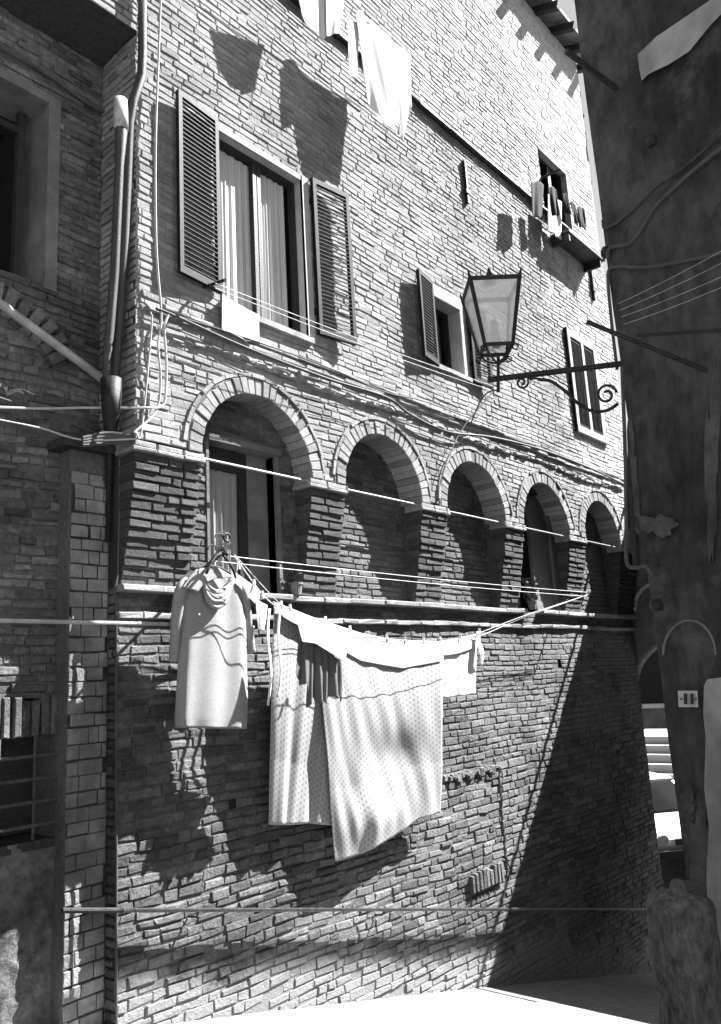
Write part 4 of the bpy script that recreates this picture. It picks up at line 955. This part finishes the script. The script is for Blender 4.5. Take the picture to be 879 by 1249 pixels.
# hooded dress on a hanger
DY = -.14
dr = thing('hooded_dress', at(255, 700, DY), 'pale knitted hooded dress hanging from a coat hanger at the first arch', 'dress')
def body_rows(rows, Y, mt, name, parent, nring=48, seed=0, flut=.006):
    r_ = random.Random(seed); p1, p2 = r_.uniform(0, 6), r_.uniform(0, 6); v = []; f = []
    for j, (yl, xl, xr, th) in enumerate(rows):
        Yj = Y + .10 * (j / len(rows)); a = at(xl, yl, Yj); b = at(xr, yl + (xr - xl) * .02, Yj); c = (a + b) / 2; hw = np.linalg.norm(b - a) / 2
        for k in range(nring):
            an = 2 * math.pi * k / nring; t = j / len(rows)
            y = th * math.sin(an) * (1 + .18 * math.sin(3 * an + p1 + t * 2)) + flut * (.3 + t) * math.sin(7 * an + p2 + t * 1.5)
            v.append((c[0] + hw * math.cos(an), c[1] + y, c[2] + (b - a)[2] / 2 * math.cos(an)))
    n = len(rows)
    for j in range(n - 1):
        for k in range(nring): k2 = (k + 1) % nring; f.append((j * nring + k, (j + 1) * nring + k, (j + 1) * nring + k2, j * nring + k2))
    return link_mesh(name, v, f, mt, parent, smooth=True)
kr = [(699, 238, 262, .03), (703, 230, 274, .045), (708, 221, 284, .055), (716, 218, 292, .06), (730, 218, 295, .065), (750, 219, 298, .065), (775, 219, 299, .065), (800, 218, 299, .07), (830, 216, 300, .07), (855, 215, 300, .075), (875, 214, 299, .078), (887, 215, 298, .08)]
rows = []
for a, b in zip(kr[:-1], kr[1:]):
    for k in range(4): t = k / 4; rows.append(tuple(a[i] + (b[i] - a[i]) * t for i in range(4)))
rows.append(kr[-1])
solid(body_rows(rows, DY, 'dress', 'dress_body', dr, 64, 3, .010))
def sleeve(pts, rs, parent, flat=.6): return MB().tube(spline(pts, 5), list(np.interp(np.linspace(0, 1, (len(pts) - 1) * 5 + 1), np.linspace(0, 1, len(rs)), rs)), 16, False).build('sleeve', 'dress', parent, True)
sleeve([at(226, 706, DY), at(219, 722, DY - .02), at(215, 750, DY + .03), at(213, 780, DY + .07), at(211, 806, DY + .11)], [.03, .045, .042, .04, .036], dr)
sleeve([at(287, 708, DY), at(296, 722, DY + .0), at(300, 745, DY + .05), at(303, 770, DY + .09), at(306, 795, DY + .12)], [.03, .04, .038, .036, .035], dr)
for i, (dy, rr2, yo) in enumerate(((0, .024, .055), (6, .022, .068), (12, .020, .074), (18, .017, .072))):
    pts = [at(246 + (i * 1.0), 706 + dy * .3, DY - .06), at(252, 716 + dy * .8, DY - yo), at(263, 722 + dy, DY - yo - .01), at(275, 718 + dy * .8, DY - yo), at(283 - i, 708 + dy * .3, DY - .05)]
    MB().tube(spline(pts, 6), rr2, 12).build('hood_fold', 'dress', dr, True)
body = cloth('collar', [(238, 694), (262, 690), (286, 704)], [(222, 716), (240, 722), (247, 706)], DY - .075, 'dress', dr, 30, 12, .004, 2, seed=2)
MB().lathe(at(242, 749, DY - .085), [(.007, -.006), (.009, 0), (.006, .006)], 10).build('button', 'cord', dr)
def hanger(px, py, span, tilt, label, Yo=0., mt='iron'):
    h = thing('coat_hanger', at(px, py, Yc_ + Yo), label, 'coat hanger', 'dark coat hangers on the bracket')
    hk = [at(px + 4 * math.cos(a) * 1.0, py - 16 + 4.5 * math.sin(a), Yc_ + Yo) for a in np.linspace(2.6, -1.57 + 6.28 - 4.2, 10)]
    MB().tube(spline([at(px - 5, py - 20, Yc_ + Yo), at(px - 3, py - 25, Yc_ + Yo), at(px + 3, py - 25, Yc_ + Yo), at(px + 5, py - 18, Yc_ + Yo), at(px, py - 8, Yc_ + Yo), at(px, py, Yc_ + Yo)], 5), .004, 6).build('hook', 'iron', h)
    ys = Yc_ + Yo
    MB().tube(spline([at(px - span, py + 17 + tilt, ys), at(px - span * .5, py + 5 + tilt * .5, ys), at(px, py, ys), at(px + span * .5, py + 6 - tilt * .5, ys), at(px + span, py + 20 - tilt, ys)], 6), [.010] * 25, 8).build('bar', mt, h)
    return h
hanger(258, 690, 34, 0, 'wide dark coat hanger holding up the hooded dress', DY - Yc_)
hanger(266, 676, 15, 6, 'dark coat hanger leaning leftmost in the empty cluster', .06)
hanger(270, 674, 15, -4, 'middle dark coat hanger of the empty cluster on the bracket', .10)
hanger(274, 676, 13, -9, 'dark coat hanger leaning rightmost in the empty cluster', .14)
# cloth slipped over the right shoulder, pegged on the line
tw = cloth('pegged_rag', [(281, 694), (300, 708), (322, 725)], [(281, 706), (297, 722), (310, 736)], -.17, 'white_cloth', None, 30, 12, .006, 2, seed=6)
tag(tw, 'narrow white rag pegged on the line just right of the hooded dress', 'rag')
# clothes pegs
M['peg'] = mat('peg_wood', .55, rough=.7, bump=0)
pegs = [(289, 690), (308, 712), (318, 726), (341, 738), (352, 742), (395, 757), (425, 768), (470, 778), (492, 781), (515, 781), (535, 780), (560, 776), (583, 770)]
lbs = ['peg left of the narrow white rag', 'peg on the right end of the narrow rag', 'peg holding the small sock', 'peg at the left corner of the dotted sheet', 'peg just right of the sheet corner', 'peg over the frilled garment', 'peg right of the frilled garment', 'peg near the middle of the dotted sheet', 'first peg right of the sheet middle', 'second peg right of the sheet middle', 'peg at the right corner of the dotted sheet', 'peg in the middle of the small pillowcase', 'peg at the right end beside the short tape']
for (px, py), lb in zip(pegs, lbs):
    c = at(px, py, -.16 if px < 330 else (-.33 if px in (395, 425) else -.06)); p = thing('clothes_peg', c, 'small wooden ' + lb, 'clothes peg', 'clothes pegs on the loaded line')
    for s_ in (-1, 1): MB().obox(c + np.array([0, s_ * .011 - .01, .005]), (.006, 0, 0), (0, .004, 0), (0, -s_ * .004, .034)).build('jaw', 'peg', p)
# white cloth on the window sill
o = cloth('white_towel', [(270, 358), (290, 371), (315, 384)], [(269, 402), (285, 408), (300, 416), (315, 415)], -.07, 'white_cloth', None, 40, 30, .008, 2, seed=6)
tag(o, 'white towel laid over the sill below the large shuttered window', 'towel')
# sheets high up
o = cloth('white_sheet', [(357, -30), (380, -20), (400, -5)], [(368, 18), (378, 36), (395, 47), (404, 38)], Yc_, 'white_cloth', None, 40, 40, .02, 1.5, seed=3)
tag(o, 'white sheet cut off by the top edge above the large window', 'bedsheet', 'white sheets drying high on the facade')
o = cloth('white_sheet', [(396, -20), (420, -10)], [(398, 44), (412, 40)], Yc_ - .03, 'white_cloth', None, 30, 40, .012, 1.5, seed=5)
tag(o, 'narrow white cloth beside the cut off sheet at the top edge', 'cloth', 'white sheets drying high on the facade')
o = cloth('white_sheet', [(433, 14), (440, 12), (455, 30), (480, 52), (500, 66)], [(450, 125), (462, 145), (478, 158), (484, 150), (493, 172), (499, 130)], Yc_, 'white_cloth', None, 80, 70, .03, 2.5, seed=7)
tag(o, 'long white sheet hanging in full view over the upper string course', 'bedsheet', 'white sheets drying high on the facade')
o = cloth('white_sheet', [(423, 26), (436, 26)], [(426, 95), (438, 92)], Yc_ + .03, 'white_cloth', None, 24, 40, .015, 1, seed=11)
tag(o, 'narrow white cloth touching the left side of the long sheet', 'cloth', 'white sheets drying high on the facade')
tag(MB().tube(sag(at(340, -60, Yc_), at(505, 68, Yc_), .03), .005, 6).build('washing_line', 'cord'), 'washing line high on the facade that carries the white sheets', 'washing line')
# dark small clothes at window 4
pk = tag(MB().tube([(7.62, -.0, 10.6), at(683, 206, -.3)], .022, 8).build('iron_pole', 'iron'), 'short dark pole sticking out over the highest right window', 'pole')
lb4 = ['large dark garment leftmost below the highest window', 'dark narrow garment second from left below the highest window', 'dark sock third from left below the highest window', 'dark sock fourth from left below the highest window', 'dark garment rightmost below the highest window']
for i, (tx, ty, bx_, by_, w_) in enumerate(((655, 222, 655, 262, 8), (673, 228, 677, 262, 4.5), (689, 236, 693, 258, 3), (698, 246, 703, 270, 3), (708, 252, 711, 276, 4))):
    o = cloth('dark_garment', [(tx - w_, ty), (tx, ty - 1), (tx + w_, ty + 3)], [(bx_ - w_, by_), (bx_ + 1, by_ + 4), (bx_ + w_, by_)], -.3, 'black_cloth', None, 24, 24, .03, 1.5, seed=i)
    tag(o, lb4[i], 'garment', 'dark washing at the highest window')
o = cloth('pale_cloth', [(668, 236), (684, 246)], [(668, 282), (684, 292)], -.2, 'white_cloth', None, 20, 20, .02, 1.5, seed=4)
tag(o, 'pale cloth hanging among the dark washing at the highest window', 'cloth')
# potted plants on the sill
def plant(c, h, label, n=46, spread=.1, seed=0):
    r_ = random.Random(seed); p = thing('potted_plant', c, label, 'plant', 'potted plants on the arch sill')
    MB().lathe(c, [(.045, 0), (.06, .09), (.068, .09), (.068, .11), (.05, .11)], 16).build('pot', 'tile', p)
    m = MB(); s_ = MB()
    for k in range(7):
        a = r_.uniform(0, 6.28); e = np.array(c) + np.array([math.cos(a) * spread * r_.random(), math.sin(a) * spread * .6 * r_.random(), .11 + h * r_.uniform(.5, 1)])
        s_.tube([np.array(c) + np.array([0, 0, .1]), e], .003, 5)
    for k in range(n):
        a = r_.uniform(0, 6.28); z = .12 + h * r_.random(); rr_ = spread * r_.uniform(.2, 1); q = np.array(c) + np.array([math.cos(a) * rr_, math.sin(a) * rr_ * .7, z])
        d = np.array([r_.uniform(-1, 1), r_.uniform(-1, 1), r_.uniform(-.6, 1)]); d /= np.linalg.norm(d); e = np.cross(d, [.3, .5, .8]); e /= np.linalg.norm(e); L = r_.uniform(.025, .045)
        m.add([q - d * L, q + e * L * .5, q + d * L, q - e * L * .5], [(0, 1, 2, 3)])
    m.build('foliage', 'leaf', p); s_.build('stem', 'leaf', p)
plant((1.80, .15, SILL + .002), .12, 'small dark potted plant on the sill at the right of the first arch', seed=1)
plant((6.15, .12, SILL - .0), .28, 'tall dark potted plant with pale blooms on the sill of the fourth arch', 90, .13, seed=2)
for k in range(2):
    pass
# faint weeds at the left edge
r_ = random.Random(4)
m = MB()
c = np.array(at(8, 482, .46))
for k in range(16):
    a = r_.uniform(-1.2, 1.6); L = r_.uniform(.08, .2); m.tube(spline([c, c + np.array([math.sin(a) * L * .5, -.05, L * .3]), c + np.array([math.sin(a) * L, -.08, L * .15])], 4), .003, 4)
tag(m.build('wall_weed', 'cable_light'), 'dry pale weed growing from the rough left wall', 'plant')
bpy.context.view_layer.update()
